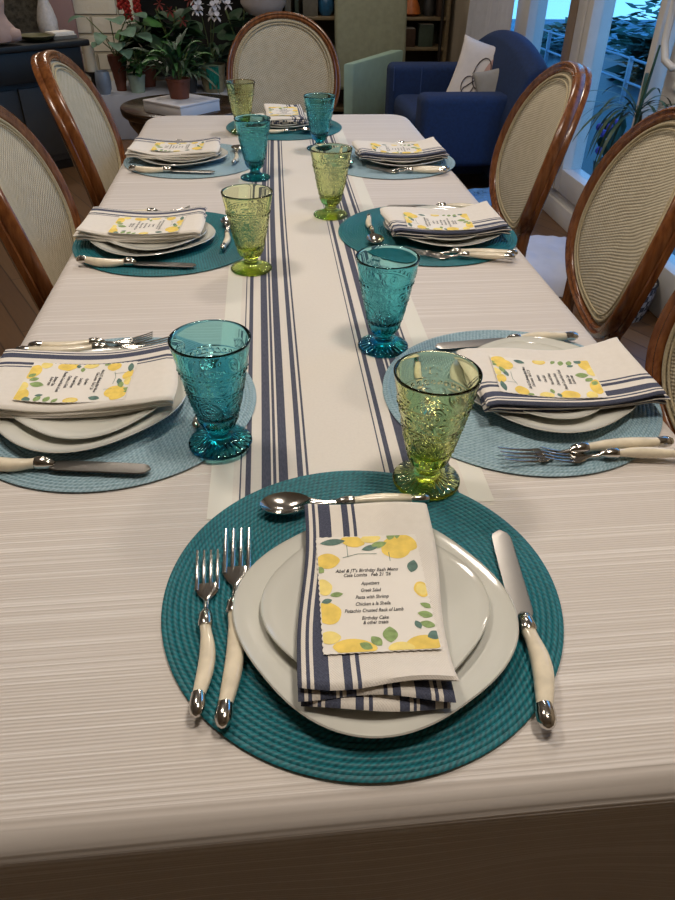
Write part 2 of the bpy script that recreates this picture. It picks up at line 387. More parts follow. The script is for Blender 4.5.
def napkin_mesh(w,L,ripple,A=.0075,fold=True):
    mb=MB()
    def slab(x0,x1,y0,y1,z0,th,mi,ph,curl,flipu=False):
        nu,nv=17,41
        def top(u,v,sgn):
            x=x0+(x1-x0)*u; y=y0+(y1-y0)*v
            eu=min(u,1-u)*(x1-x0)/(th*.5); eu=math.sqrt(max(0,1-(1-min(1,eu))**2))
            ev=min(v,1-v)*(y1-y0)/(th*.5); ev=math.sqrt(max(0,1-(1-min(1,ev))**2))
            e=eu*ev
            near=max(0,1-v*9)
            z=z0+sag(y,A)+.0012*sin(x*55+ph)*(.3+near)+curl*near*near*(u**2)+ripple*.002*sin(y*38+ph)*max(0,(u-.4))
            xx=x+.0022*sin(y*31+ph); yy=y+.003*sin(x*42+ph*2)*(near+max(0,1-(1-v)*9))
            return (xx,yy,z+sgn*th*.5*e)
        U=[0,.02,.045]+[.045+.91*i/(nu-6) for i in range(1,nu-6)]+[.955,.98,1]; V=[0,.012,.03]+[.03+.94*i/(nv-6) for i in range(1,nv-6)]+[.97,.988,1]
        for sgn in (1,-1):
            mb.grid(len(U),len(V),lambda i,j:top(U[i],V[j],sgn),mi,uvf=lambda i,j:(((1-U[i]) if flipu else U[i])*(x1-x0),V[j]*L),flip=sgn<0)
    h=w/2; l=L/2
    slab(-h+.005,h-.003,-l-.006,l-.004,.0032,.0060,1,2.3,-.001)
    slab(-h+.002,h-.001,-l-.002,l-.002,.0093,.0058,1,.9,0,fold)
    slab(-h,h,-l+.004,l,.0160,.0070,0,0,.005)
    return mb
def wavy(t,amp,n): return amp*sin(n*t)
def card_mesh(off,A):
    """scalloped menu card: paper, printed lemons and leaves, lettering; follows the napkin below it"""
    W,H=.099,.140; mb=MB()
    def Z(y): return sag(y+off,A)
    ns=18; nt=25
    def edge(x,y):
        # pinked edge
        dx=0;dy=0
        if abs(abs(x)-W/2)<1e-6: dx=-math.copysign(.0011*(1-abs(cos(y/.0065*PI))),x)
        if abs(abs(y)-H/2)<1e-6: dy=-math.copysign(.0011*(1-abs(cos(x/.0065*PI))),y)
        return x+dx,y+dy
    NX,NY=62,87
    def P(i,j,z):
        x=-W/2+W*i/(NX-1); y=-H/2+H*j/(NY-1); a,b=edge(x,y); return (a,b,Z(y)+z)
    mb.grid(NX,NY,lambda i,j:P(i,j,.0006),0); mb.grid(NX,NY,lambda i,j:P(i,j,0),0,flip=True)
    def poly(pts,mi,z):
        pts=[(max(-W/2+.0012,min(W/2-.0012,x)),max(-H/2+.0012,min(H/2-.0012,y))) for x,y in pts]
        mb.add([(x,y,Z(y)+z) for x,y in pts],[list(range(len(pts)))],mi)
    def lemon(x,y,rx,ry,rot,mi=1,z=.00075):
        pts=[]
        for k in range(28):
            t=2*PI*k/28; r=1.12+.16*max(0,cos(t))**14+.1*max(0,-cos(t))**14
            a,b=rx*r*cos(t),ry*r*sin(t); pts.append((x+a*cos(rot)-b*sin(rot),y+a*sin(rot)+b*cos(rot)))
        poly(pts,mi,z)
    def leaf(x,y,l,w,rot,mi=3,z=.0009):
        pts=[]
        for k in range(12):
            s=k/12; pts.append((l*s,w*sin(PI*s)**.8))
        for k in range(12):
            s=1-k/12; pts.append((l*s,-w*sin(PI*s)**.8))
        poly([(x+a*cos(rot)-b*sin(rot),y+a*sin(rot)+b*cos(rot)) for a,b in pts],mi,z)
    def q(px,py): # photo card fractions -> card coords
        return (px-.5)*W,(.5-py)*H
    for (px,py,rx,ry,ro,mi) in [(.10,.22,.0095,.0085,.1,1),(.36,.05,.0095,.0065,-.3,1),(.54,.03,.008,.005,.1,2),(.78,.12,.0125,.0125,.4,1),(.85,.08,.012,.010,-.4,1),(.05,.45,.006,.009,.2,2),(.07,.67,.0095,.012,.3,1),(.07,.87,.0075,.0065,0,2),(.27,.955,.0150,.0085,-.1,1),(.66,.975,.009,.006,0,2),(.86,.95,.0135,.0085,.1,1),(.945,.5,.006,.0085,.1,1),(.945,.5,.0042,.0065,.1,2)]:
        x,y=q(px,py); lemon(x,y,rx,ry,ro,mi,.00075+.00008*mi)
    for (px,py,l,w,ro,mi) in [(.04,.06,.025,.004,.1,4),(.44,.13,.018,.0035,.25,4),(.52,.11,.018,.004,.3,3),(.72,.05,.012,.004,1.2,3),(.80,.04,.012,.003,1.4,3),(.93,.24,.016,.005,-1.9,4),(.06,.32,.010,.004,2.4,3),(.10,.52,.012,.003,.1,3),(.02,.58,.010,.003,.3,4),(.90,.62,.012,.003,-.5,3),(.86,.70,.014,.004,-.3,3),(.86,.78,.014,.004,-.35,3),(.58,.93,.018,.0065,1.5,3),(.50,.95,.013,.0045,2.2,3),(.42,.97,.012,.004,2.6,3),(.86,.83,.010,.003,1.9,4),(.90,.90,.013,.005,.3,4)]:
        x,y=q(px,py); leaf(x,y,l,w,ro,mi)
    # thin printed stems
    for (a,b,c,d) in [(.30,.08,.30,.19),(.25,.195,.40,.165),(.40,.165,.58,.17),(.70,.16,.70,.24)]:
        x,y=q(a,b); x2,y2=q(c,d); dx,dy=x2-x,y2-y; L=math.hypot(dx,dy); nx,ny=-dy/L*.0003,dx/L*.0003
        poly([(x+nx,y+ny),(x-nx,y-ny),(x2-nx,y2-ny),(x2+nx,y2+ny)],4,.0009)
    lines=[("Abel & JT's Birthday Bash Menu",.315,.059),("Casa Lomita   Feb 21 '26",.355,.044),("Appetizers",.430,.017),("Greek Salad",.490,.0185),("Pasta with Shrimp",.548,.030),("Chicken a la Sheila",.606,.031),("Pistachio Crusted Rack of Lamb",.662,.052),("Birthday Cake",.725,.0235),("& other treats",.762,.022)]
    for txt,py,w in lines:
        cu=bpy.data.curves.new('menu_text','FONT'); cu.body=txt; cu.size=.0058; cu.align_x='CENTER'; cu.align_y='CENTER'; cu.shear=.35; cu.resolution_u=2; cu.offset=.00009; cu.fill_mode='FRONT'
        o=bpy.data.objects.new('menu_text',cu); COL.objects.link(o)
        me=bpy.data.meshes.new_from_object(o.evaluated_get(bpy.context.evaluated_depsgraph_get()))
        x0=min(v.co.x for v in me.vertices); x1=max(v.co.x for v in me.vertices); k=w/(x1-x0)
        y=(.5-py)*H; vs=[((v.co.x-(x0+x1)/2)*k-.0035+(.0015 if py>.4 else 0),y+v.co.y*1.0,0) for v in me.vertices]
        mb.add([(a,b,Z(b)+.00095) for a,b,c in vs],[list(p.vertices) for p in me.polygons],5)
        bpy.data.objects.remove(o); bpy.data.curves.remove(cu); bpy.data.meshes.remove(me)
    return mb
def handle(t,y0,y1,w,bend,flat=False):
    """ivory handle, steel bolster and end cap from y0 (bolster) down to y1 (end)"""
    N=18; L=y0-y1; pts=[];rad=[]
    for k in range(N+1):
        s=k/N; y=y0-.016-(L-.030)*s
        x=bend*(sin(PI*s*1.15)*.9-.5*s*s); pts.append((x,y,.0085-.002*sin(PI*s)))
        ww=w*(.78+.30*sin(PI*min(1,s*1.05))*(.5+s*.6)-.10*math.exp(-((s-.12)/.12)**2)); rad.append((ww,ww*.86))
    m=MB(); m.sweep(pts,rad,14,pw=.85); hd=m.build('handle',M['ivory'],t,angle=60); hd['label']='ivory handle'
    m=MB(); xb,yb=pts[0][0],pts[0][1]
    m.sweep([(0,y0+.004,.0075),(0,y0,.008),(xb*.3,y0-.004,.0085),(xb*.8,y0-.010,.0085),(xb,yb+.001,.0085),(xb,yb-.002,.0085)],[(w*.45,w*.35),(w*.72,w*.62),(w*.92,w*.8),(w*.95,w*.88),(w*1.0,w*.92),(w*.9,w*.8)],14)
    m.ico((xb*.5,y0-.004,.0085+w*.72),w*.3,0,10,6,(1,1.3,.5))
    m.build('bolster',M['steel'],t,angle=60)
    m=MB(); xe,ye,ze=pts[-1]; wr=rad[-1][0]
    m.sweep([(xe,ye+.003,ze),(xe,ye,ze),(xe-.1*bend,ye-.006,ze),(xe-.2*bend,ye-.012,ze-.0003),(xe-.25*bend,ye-.0165,ze-.0005),(xe-.25*bend,ye-.0185,ze-.0005)],[(wr*1.06,wr*.92),(wr*1.1,wr*.98),(wr*1.22,wr*1.05),(wr*1.15,wr*1.0),(wr*.75,wr*.7),(wr*.25,wr*.25)],14)
    m.ico((xe-.15*bend,ye-.010,ze+wr*.98),wr*.22,0,8,5,(1,1,.5))
    m.build('end_cap',M['steel'],hd,angle=60)
def fork(L,w,label):
    t=thing('fork',label,'fork')
    top=L/2; yb=-L/2+L*.575   # bolster start
    m=MB(); hw=w/2
    def zz(y): # head lifts towards tips
        s=max(0,(y-yb)/(top-yb)); return .0065+.004*sin(PI*min(1,s*1.2))*0+.0065*(s**2)-.004*sin(PI*s)
    yt=top-.052*(L/.226)
    for k in range(4):
        x=(-1.5+k)*hw*.58; pts=[];rad=[]
        for q in range(9):
            s=q/8; y=yt-.004+(top-yt+.004)*s; pts.append((x*(1+.04*s),y,zz(y))); rad.append((hw*(.20-.10*s),.0012*(1.1-.5*s)))
        m.sweep(pts,rad,8)
    pts=[];rad=[]
    for q in range(15):
        s=q/14; y=yt+.004-(yt+.004-yb)*s; pts.append((0,y,zz(y)))
        ww=hw*(1.0 if s<.12 else 0) or hw*max(.24,1.0-((s-.12)/.42)**1.6*.76 if s<.54 else .24)
        if s<.12: ww=hw*(.86+.14*s/.12)
        rad.append((ww,.0011+.0018*s))
    m.sweep(pts,rad,12)
    m.build('tines',M['steel'],t,angle=60)
    handle(t,yb,-top,.0080*(L/.226)**.5,.0035); return t
def knife(L,label):
    t=thing('knife',label,'knife'); top=L/2; yb=top-L*.52
    m=MB(); N=22
    def prof(i,j):
        s=j/N; y=yb+(top-yb)*s
        wl=.0095+.001*sin(PI*s); wr=.0105
        if s>.86: k=(s-.86)/.14; wr*=math.sqrt(max(0,1-k**2.2)); wl*=math.sqrt(max(0,1-k**3))*1
        if s<.06: wl*=.7+.3*s/.06; wr*=.7+.3*s/.06
        c=[(-wl,.0),(-wl*.2,.0010),(wr*.9,.0011),(wr,0),(wr*.9,-.0011),(-wl*.2,-.0010)][i]
        return (c[0]+.0005,y,.0062+c[1])
    m.grid(6,N+1,prof,0,wu=True); m.f.append(list(range(6))); m.m.append(0)
    m.build('blade',M['blade'],t,angle=30)
    handle(t,yb,-top,.0088,.005); return t
def spoon(L,label):
    t=thing('spoon',label,'spoon'); top=L/2; bl=.056; bw=.0185; m=MB(); NR=10;NT_=28
    def bowl(off):
        def fn(i,j):
            r=j/NR; a=2*PI*i/NT_; x=bw*r*cos(a); y=top-bl/2+bl/2*r*sin(a)*(1); 
            x*=1-.12*(sin(a) if sin(a)<0 else 0)*-1*.8
            return (x,y,.012-.0085*(1-r*r)+off)
        return fn
    m.grid(NT_,NR+1,bowl(.0007),0,wu=True); m.grid(NT_,NR+1,bowl(-.0007),0,wu=True,flip=True)
    m.grid(NT_,2,lambda i,j:bowl(.0007 if j else -.0007)(i,NR),0,wu=True)
    yb=top-bl-.03
    m.sweep([(0,top-bl+.002,.0112),(0,top-bl-.006,.0105),(0,top-bl-.016,.009),(0,yb,.0085)],[(.0085,.0011),(.0052,.0016),(.0036,.002),(.0034,.002)],12)
    m.build('bowl',M['steel'],t,angle=60)
    handle(t,yb,-top,.0066,.003); return t
def goblet(name,mat,label):
    """pressed glass footed goblet with raised beads, medallions and crowns"""
    mb=MB(); NTH=168; H=.142
    meds=[2*PI*k/6 for k in range(6)]; crowns=[2*PI*k/3+.35 for k in range(3)]
    H2=1.025
    def body_r(z):
        s=max(0,(z-.030)/(H-.030)); return .0212+.0255*s**.86
    def wrapd(a,b): d=(a-b+PI)%(2*PI)-PI; return d
    def g(x,s): return math.exp(-(x/s)**2)
    def relief(t,z,r):
        h=0
        for zr,cnt,br in ((.1065,30,.0021),(.0795,36,.0015),(.0475,22,.0020)):
            dz=z-zr
            if abs(dz)<br:
                d=wrapd(t*cnt,PI)/cnt*r; q=1-(d*d+dz*dz)/(br*br)
                if q>0: h=max(h,.0013*math.sqrt(q))
        for zr in (.1105,.1025,.0825,.0765): h=max(h,.00055*g(z-zr,.0007))
        if .050<z<.077:
            for a in meds:
                d=wrapd(t,a)*r
                if abs(d)<.016:
                    rho=math.hypot(d,(z-.063)*1.0)
                    h=max(h,.0010*g(rho-.0115,.0009),.0008*g(rho-.0082,.0007),.001*g(rho-.0045,.0010))
            for a in meds:
                d=wrapd(t,a+PI/6)*r
                h=max(h,.0008*g(abs(d)-(z-.050)*.18,.0008),.0007*g(abs(d)-.0045+(z-.050)*.16,.0007))
        if .083<z<.102:
            for a in meds:
                d=wrapd(t,a+PI/6)*r; rho=math.hypot(d,z-.092)
                h=max(h,.0009*g(rho-.0065,.0008),.001*g(rho,.002))
                d=wrapd(t,a)*r; h=max(h,.0007*g(d-.005*sin((z-.083)*330),.0008))
        if .1135<z<.128:
            for a in crowns:
                d=wrapd(t,a)*r
                if abs(d)<.011:
                    h=max(h,.0008*g(z-.1145-abs(d)*.05,.0007)*(abs(d)<.008))
                    for k in range(-2,3):
                        bx=k*.0037; top=.1235-abs(k)*.0012
                        h=max(h,.001*g(math.hypot(d-bx*1.15,z-top),.0013), .0007*g(d-bx*(1+(z-.1145)*16),.0005)*(.1145<z<top))
        if z<.046: h=max(h,.0011*abs(cos(t*9))**.6*(g(z-.037,.006)))
        return h
    zs=[.0285+ (H-.0015-.0285)*k/104 for k in range(105)]
    prof=[]
    # foot underside, foot, stem
    foot=[(0,.0012),(.020,.0010),(.034,.0),(.0382,.0),(.0392,.0012),(.0392,.0030),(.0380,.0042),(.030,.0060),(.022,.0085),(.0160,.0120),(.0132,.0165),(.0128,.0200),(.0140,.0230),(.0172,.0255),(.0198,.0273)]
    inner=[(body_r(z)-.0030-.0012*(1-(z-.04)/.1),z) for z in [H-.001-(H-.046)*k/24 for k in range(25)]]+[(.0175,.0415),(.011,.0395),(0,.039)]
    pr=foot+[(body_r(z),z) for z in zs]+[(body_r(H)-.0003,H-.0004),(body_r(H)-.0012,H),(body_r(H)-.0022,H-.0003)]+inner
    nf=len(foot)
    def rf(r,z,t):
        if r>.012 and z<.013 and z>.003: z=z+.0009*cos(t*26)*min(1,(r-.012)/.015)*max(0,min(1,(.0392-r)/.006)); return r,z
        return r,z
    def fn(i,j):
        r,z=pr[j]; t=2*PI*i/NTH
        if nf<=j<nf+len(zs): r=r+1.5*relief(t,z,r)
        elif j<nf: r,z=rf(r,z,t)
        return (r*cos(t),r*sin(t),z*H2)
    mb.grid(NTH,len(pr),fn,0,wu=True)
    o=mb.build(name,mat,angle=180)
    return tag(o,label,'glass')
# ---- lay the table
SET={'N':(.076,.465,0),'L1':(-.216,.833,-90),'R1':(.343,.816,90),'L2':(-.203,1.463,-90),'R2':(.346,1.475,90),'L3':(-.195,2.115,-90),'R3':(.355,2.079,90),'F':(.077,2.526,180)}
WHERE={'N':'at the near end','L1':'at the front left seat','R1':'at the front right seat','L2':'at the middle left seat','R2':'at the middle right seat','L3':'at the far left seat','R3':'at the far right seat','F':'at the far end'}
matcol={'N':'d','L1':'l','R1':'l','L2':'d','R2':'d','L3':'l','R3':'l','F':'d'}
MZ=TZ+.0012; CT=MZ+.0046
def T(k,u,v,z,rz=0):
    cx,cy,a=SET[k]; a=R(a); return (cx+u*cos(a)-v*sin(a),cy+u*sin(a)+v*cos(a),z),a+rz
pm={c:mat_mesh('placemat',M['mat_'+c]) for c in 'dl'}
used=set()
def place(proto,k,u,v,z,rz,label,group):
    loc,a=T(k,u,v,z,rz)
    if proto.name not in used: used.add(proto.name); o=proto; at(o,loc,a); o['label']=label; o['group']=group
    else: o=dup(proto,loc,a,label,group)
    return o
big=plate_mesh('dinner_plate',.1215,2.5,.0165,.58); big['category']='plate'
small=plate_mesh('salad_plate',.0975,2.6,.0145,.58); small['category']='plate'
napA=napkin_mesh(.127,.224,1).build('napkin',[M['nap'],M['nap2']],angle=60); napA['category']='napkin'
napB=napkin_mesh(.150,.246,2,.0105,False).build('napkin',[M['nap'],M['nap3']],angle=60); napB['category']='napkin'
fs=fork(.180,.0225,''); fd=fork(.221,.0265,''); kn=knife(.228,''); sp=spoon(.184,'')
for o in pm.values(): o['category']='placemat'
rr=random.Random(3)
ADJ={ # napkin (u,v,rot) ; card (u,v,rot)
'N':((.004,-.028,-.09),(.005,-.035,-.03)),'L1':((-.012,-.036,.02),(.004,-.040,-.05)),'R1':((-.012,-.045,.02),(-.024,-.024,-.12)),'L2':((-.014,-.046,-.04),(.015,-.034,-.10)),
'R2':((-.018,-.028,.03),(-.040,-.012,-.06)),'L3':((-.004,-.046,-.03),(.01,-.035,-.06)),'R3':((-.012,-.028,.03),(-.022,-.018,-.05)),'F':((-.005,-.025,.05),(.0,-.030,.0))}
for k in SET:
    w=WHERE[k]; c=matcol[k]
    place(pm[c],k,0,0,MZ,rr.uniform(0,3),('dark teal' if c=='d' else 'pale blue')+' braided round placemat '+w,'braided placemats')
    du,dv=(.006,-.038) if k=='N' else (.010,-.030) if k[0]=='L' else (-.010,-.034)
    if k=='R1': du=-.002
    if k=='F': du,dv=0,-.02
    j=0 if k=='N' else rr.uniform(-.12,.12)
    place(big,k,du,dv,CT,R(32)+j,'large white rounded square dinner plate on the mat '+w,'dinner plates')
    place(small,k,du+.002,dv+.006,CT+.0052,R(45)+j*.7,'small white salad plate on the dinner plate '+w,'salad plates')
    (nu,nv,nr),(cu,cv,cr)=ADJ[k]
    NZ=CT+.0052+.0150
    np_=napA if k in ('N','F') else napB
    # keep the napkin centred on the plates it lies on
    place(np_,k,nu,nv,NZ+.0008,nr,'folded white napkin with navy stripes on the plates '+w,'folded napkins')
    ln,an=T(k,nu,nv,0,nr)
    card=card_mesh(cv-nv,.0075 if k in ('N','F') else .0105).build('menu_card',[M['paper'],M['lemon'],M['lemon2'],M['leaf'],M['leaf2'],M['ink']],angle=60,merge=False)
    loc,an=T(k,cu,cv,NZ+.0215,cr); at(card,loc,an); tag(card,'lemon printed menu card on the napkin '+w,'menu card','menu cards')
    ju=[rr.uniform(-.004,.004) for _ in range(4)]; jr=[rr.uniform(-.04,.04) for _ in range(4)]
    if k=='N': ju=[0]*4; jr=[0]*4
    fk=[(-.148,-.036,.02),(-.1225,-.027,-.02)]
    if k=='R1': fk=[(-.1665,-.066,-.04),(-.1525,-.036,.08)]
    elif k[0]=='L': fk=[(-.158,-.055,.09),(-.140,-.050,.05)]
    elif k=='R2': fk=[(-.165,-.045,-.12),(-.146,-.036,-.10)]
    elif k=='R3': fk=[(-.150,-.040,-.06),(-.130,-.032,-.05)]
    far='outer' ; 
    place(fs,k,fk[0][0],fk[0][1],CT,fk[0][2],'smaller outer fork with ivory handle '+w,'small forks')
    place(fd,k,fk[1][0],fk[1][1],CT,fk[1][2],'larger inner fork with ivory handle '+w,'large forks')
    kp=(.144,-.049,-.089)
    if k[0]=='L': kp=(.149,-.044,-.15)
    if k=='R1': kp=(.135,-.020,.09)
    place(kn,k,kp[0],kp[1],CT,kp[2],'ivory handled table knife '+w,'table knives')
    spp=(-.005,.122,R(90)+.02)
    if k[0] in 'LR': spp=(-.008,.122 if k!='R1' else .140,R(90)-.03)
    if k=='F': spp=(-.005,.115,R(90))
    place(sp,k,spp[0],spp[1],CT,spp[2],'ivory handled dessert spoon '+w,'dessert spoons')
GB=[('t',-.069,.722,MZ+.0052,'large teal goblet in front at left, between runner and pale blue mat'),('g',.172,.627,MZ+.0052,'largest lime green goblet, at right touching the nearest dark teal mat'),('t',.173,.968,TZ+.0012,'teal goblet in the middle right, behind the largest lime goblet'),('g',-.031,1.299,TZ+.0012,'lime green goblet on the left beside the middle left dark teal mat'),
('g',.149,1.608,TZ+.0012,'lime green goblet right of the runner beside the far right pale blue mat'),('t',-.021,1.922,TZ+.0012,'teal goblet on the far left beside the spoon'),('t',.172,2.225,TZ+.0012,'smallest looking teal goblet standing in front of the farthest mat'),('g',-.058,2.435,MZ+.0052,'farthest lime green goblet standing at left edge of the farthest mat')]
pg={'t':goblet('goblet',M['teal'],''),'g':goblet('goblet',M['green'],'')}
for i,(c,x,y,z,lab) in enumerate(GB):
    o=pg[c]
    if o.name in used: o=dup(o,(x,y,z),i*.8,lab)
    else: used.add(o.name); at(o,(x,y,z),i*.8+.3); o['label']=lab
    o['group']=('teal' if c=='t' else 'lime green')+' goblets'
# ------------------------------------------------------------------ oval-back dining chairs (local +y faces the table)
CA,CB,CZ,RK,BOW,EXN,EGG=.244,.236,.781,.24,.052,2.23,-.052
def ovalpt(a,b,t,off,r=1):
    """point on the raked, wrapped back; off>0 towards the sitter"""
    c=math.copysign(abs(cos(t))**(2/EXN),cos(t)); q=math.copysign(abs(sin(t))**(2/EXN),sin(t)); c*=(1+EGG*q)
    u=a*r*c; v=b*r*q
    return Vector((u,-v*sin(RK)+off*cos(RK)+BOW*(u/CA)**2,CZ+v*cos(RK)+off*sin(RK)))
def curve_off(p): return p
def make_chair():
    t=thing('dining_chair','','chair')
    prof=[(.001,-.046),(0,-.034),(.003,-.030),(0,-.026),(0,-.012),(.002,-.005),(.005,-.0015),(.009,-.0005),(.0125,-.004),(.0145,-.0055),(.0165,-.004),(.020,-.0015),(.0235,-.003),(.026,-.007),(.028,-.012),(.029,-.048)]
    m=MB(); NS_=88
    def fr(i,j):
        q=2*PI*j/NS_; d,o=prof[i]; return ovalpt(CA-d,CB-d,q,o)
    m.grid(len(prof),NS_,fr,0,wu=True,wv=True); m.build('back_frame',M['wood'],t,angle=50)
    def pad(off0,dome,name,mat):
        m=MB(); NR=12
        def fn(i,j):
            q=2*PI*i/64; r=j/NR; return ovalpt(CA-.0275,CB-.0275,q,off0+dome*(1-r**4),r)
        m.grid(64,NR+1,fn,0,wu=True,uvf=lambda i,j:((CA-.034)*j/NR*cos(2*PI*i/64),(CB-.034)*j/NR*sin(2*PI*i/64)),flip=dome<0)
        return m.build(name,mat,t,merge=False)
    p=pad(-.010,.012,'back_cushion',M['weave']); p['label']='beige basketweave back cushion'
    pad(-.042,-.006,'back_lining',M['weave'])
    for d,rd_ in ((.0365,.0036),(.048,.0022)):
        m=MB(); m.sweep([ovalpt(CA-d,CB-d,2*PI*k/80,-.0045 if d<.04 else -.001) for k in range(80)],rd_,8,closed=True,up=(0,1,.3)); m.build('piping',M['piping'],p)
    # posts joining the back to the seat, running into raked rear legs
    for s in (-1,1):
        m=MB(); j=curve_off(ovalpt(CA-.018,CB-.018,R(-90+s*52),-.02))
        m.sweep([(s*.165,-.09,0),(s*.172,-.035,.2),(s*.178,.02,.36),(s*.17,.045,.44),(j.x*1.0,j.y-.005,j.z+.01)],[(.014,.014),(.019,.019),(.022,.022),(.019,.019),(.015,.015)],12,pw=.6); m.build('rear_leg',M['wood'],t)
        m=MB(); m.lathe([(.011,0),(.013,.02),(.020,.27),(.017,.285),(.024,.30),(.024,.36)],20,(s*.205,.43)); m.build('front_leg',M['wood'],t)
    def seat_out(k,n,ins):
        a=2*PI*k/n; w=.245-ins; d=.225-ins
        e=(abs(cos(a))**4+abs(sin(a))**4)**(-.25); x=w*e*cos(a); y=.245+d*e*sin(a)
        return x*(1+.12*(y-.245)/.225*.8),y
    m=MB(); m.grid(64,6,lambda i,j:(*seat_out(i,64,[.012,.0,.0,0,.012,.02][j]),[.345,.345,.37,.392,.398,.398][j]),0,wu=True); 
    m.f.append(list(range(64))[::-1]); m.m.append(0); m.f.append([5*64+i for i in range(64)]); m.m.append(0); m.build('seat_rail',M['wood'],t,angle=50)
    m=MB(); prs=[(.014,.398),(.008,.412),(.010,.432),(.025,.447),(.06,.456),(.12,.461),(.2,.463)]
    m.grid(64,len(prs),lambda i,j:(*seat_out(i,64,prs[j][0]),prs[j][1]),0,wu=True,uvf=lambda i,j:seat_out(i,64,prs[j][0]))
    m.f.append([(len(prs)-1)*64+i for i in range(64)]); m.m.append(0); m.build('seat_cushion',M['weave'],t,merge=False)
    return t
ch=make_chair()
CH=[(-.497,1.548,-90,.095,1,'nearest on the left side, cut off by the picture edge','L'),(-.502,2.233,-90,.035,1,'farther on the left side, before the black cabinet','L'),
(.762,2.025,90,-.084,1,'farthest on the right side, before the blue armchair','R'),(.772,1.419,90,-.16,1,'middle of the right side, beside the door','R'),(.722,.811,90,-.007,1,'nearest on the right side, only its edge in view','R'),
(.108,3.42,180,0,1.0,'at the far end of the table, facing the camera','F')]
for i,(x,y,a,yw,sc,lab,sd) in enumerate(CH):
    l='oval back wooden dining chair, '+lab
    o=ch if i==0 else copy_tree(ch); at(o,(x,y,0),R(a)+yw); o['label']=l; o['group']='oval back dining chairs'
# ------------------------------------------------------------------ room shell
def sbox(name,mat,*b,bevel=0):
    m=MB(); m.box(*b); return struct(m.build(name,mat,bevel=bevel))
RX=1.62; LX=-2.9; BY=7.0; FY=-2.2; HC=2.6
sbox('floor',M['floor'],LX,RX+.1,FY,BY,-.1,0)
sbox('ceiling',M['ceil'],LX,RX+.1,FY,BY,HC,HC+.1)
sbox('wall_left',M['wall'],LX-.1,LX,FY,BY,0,HC)
sbox('wall_back',M['wall2'],LX,RX+.1,BY,BY+.1,0,HC)
sbox('wall_front',M['wall'],LX,RX+.1,FY-.1,FY,0,HC)
sbox('wall_right',M['wall'],RX,RX+.12,FY,1.2,0,HC)
sbox('wall_right',M['wall'],RX,RX+.12,5.75,BY,0,HC)
sbox('wall_right',M['wall'],RX,RX+.12,1.2,5.75,2.25,HC)
sbox('wall_right',M['white'],RX,RX+.12,3.10,5.75,0,.15)
sbox('baseboard_right',M['white'],RX-.018,RX,3.10,5.75,0,.10,bevel=.004)
# patio window: frames and panes
def stile(name,y0,y1,z0,z1,mat=M['white'],x0=RX-.02,x1=RX+.09,parent=None):
    m=MB(); m.box(x0,x1,y0,y1,z0,z1); return m.build(name,mat,parent,bevel=.006)
w1=struct(thing('window_1',None,None,(0,0,0)))
for (a,b,mt) in ((4.0,4.10,'taupe'),(3.80,3.985,'white'),(4.72,4.95,'white'),(5.62,5.75,'white'),(3.10,3.15,'white')): stile('window_frame',a,b,.15,2.25,M[mt],parent=w1)
for (a,b) in ((3.15,3.80),(4.10,4.72),(4.95,5.62)):
    stile('window_rail',a,b,.15,.27,parent=w1); stile('window_rail',a,b,2.17,2.25,parent=w1)
    m=MB(); m.box(RX+.03,RX+.036,a,b,.27,2.17); m.build('pane',M['pane'],w1)
stile('window_bead',3.86,3.90,.15,2.25,M['white'],RX-.03,RX-.02,w1)
d1=struct(thing('door_1',None,None,(0,0,0)))
stile('door_stile',2.78,2.97,0,2.25,parent=d1); stile('door_stile',1.2,1.36,0,2.25,parent=d1); stile('door_rail',1.36,2.78,0,.2,parent=d1); stile('door_rail',1.36,2.78,2.1,2.25,parent=d1)
m=MB(); m.box(RX+.03,RX+.036,1.36,2.78,.2,2.1); m.build('pane',M['pane'],d1)
m=MB(); m.box(RX+.05,RX+.056,2.97,3.10,.15,2.25); m.build('pane',M['pane'],d1)
m=MB(); m.sweep([(RX-.02,2.84,.88),(RX-.06,2.86,.88),(RX-.075,2.90,.90),(RX-.078,2.93,.96),(RX-.078,2.93,1.10),(RX-.07,2.88,1.15),(RX-.02,2.84,1.15)],.014,12,up=(1,0,.2)); h=m.build('door_handle',M['white'],d1); 
m=MB(); m.lathe([(.02,0),(.022,.004),(.02,.012),(.012,.016),(0,.017)],20); o=m.build('door_lock',M['white'],d1); o.location=(RX-.02,2.86,.82); o.rotation_euler=(0,R(-90),0)
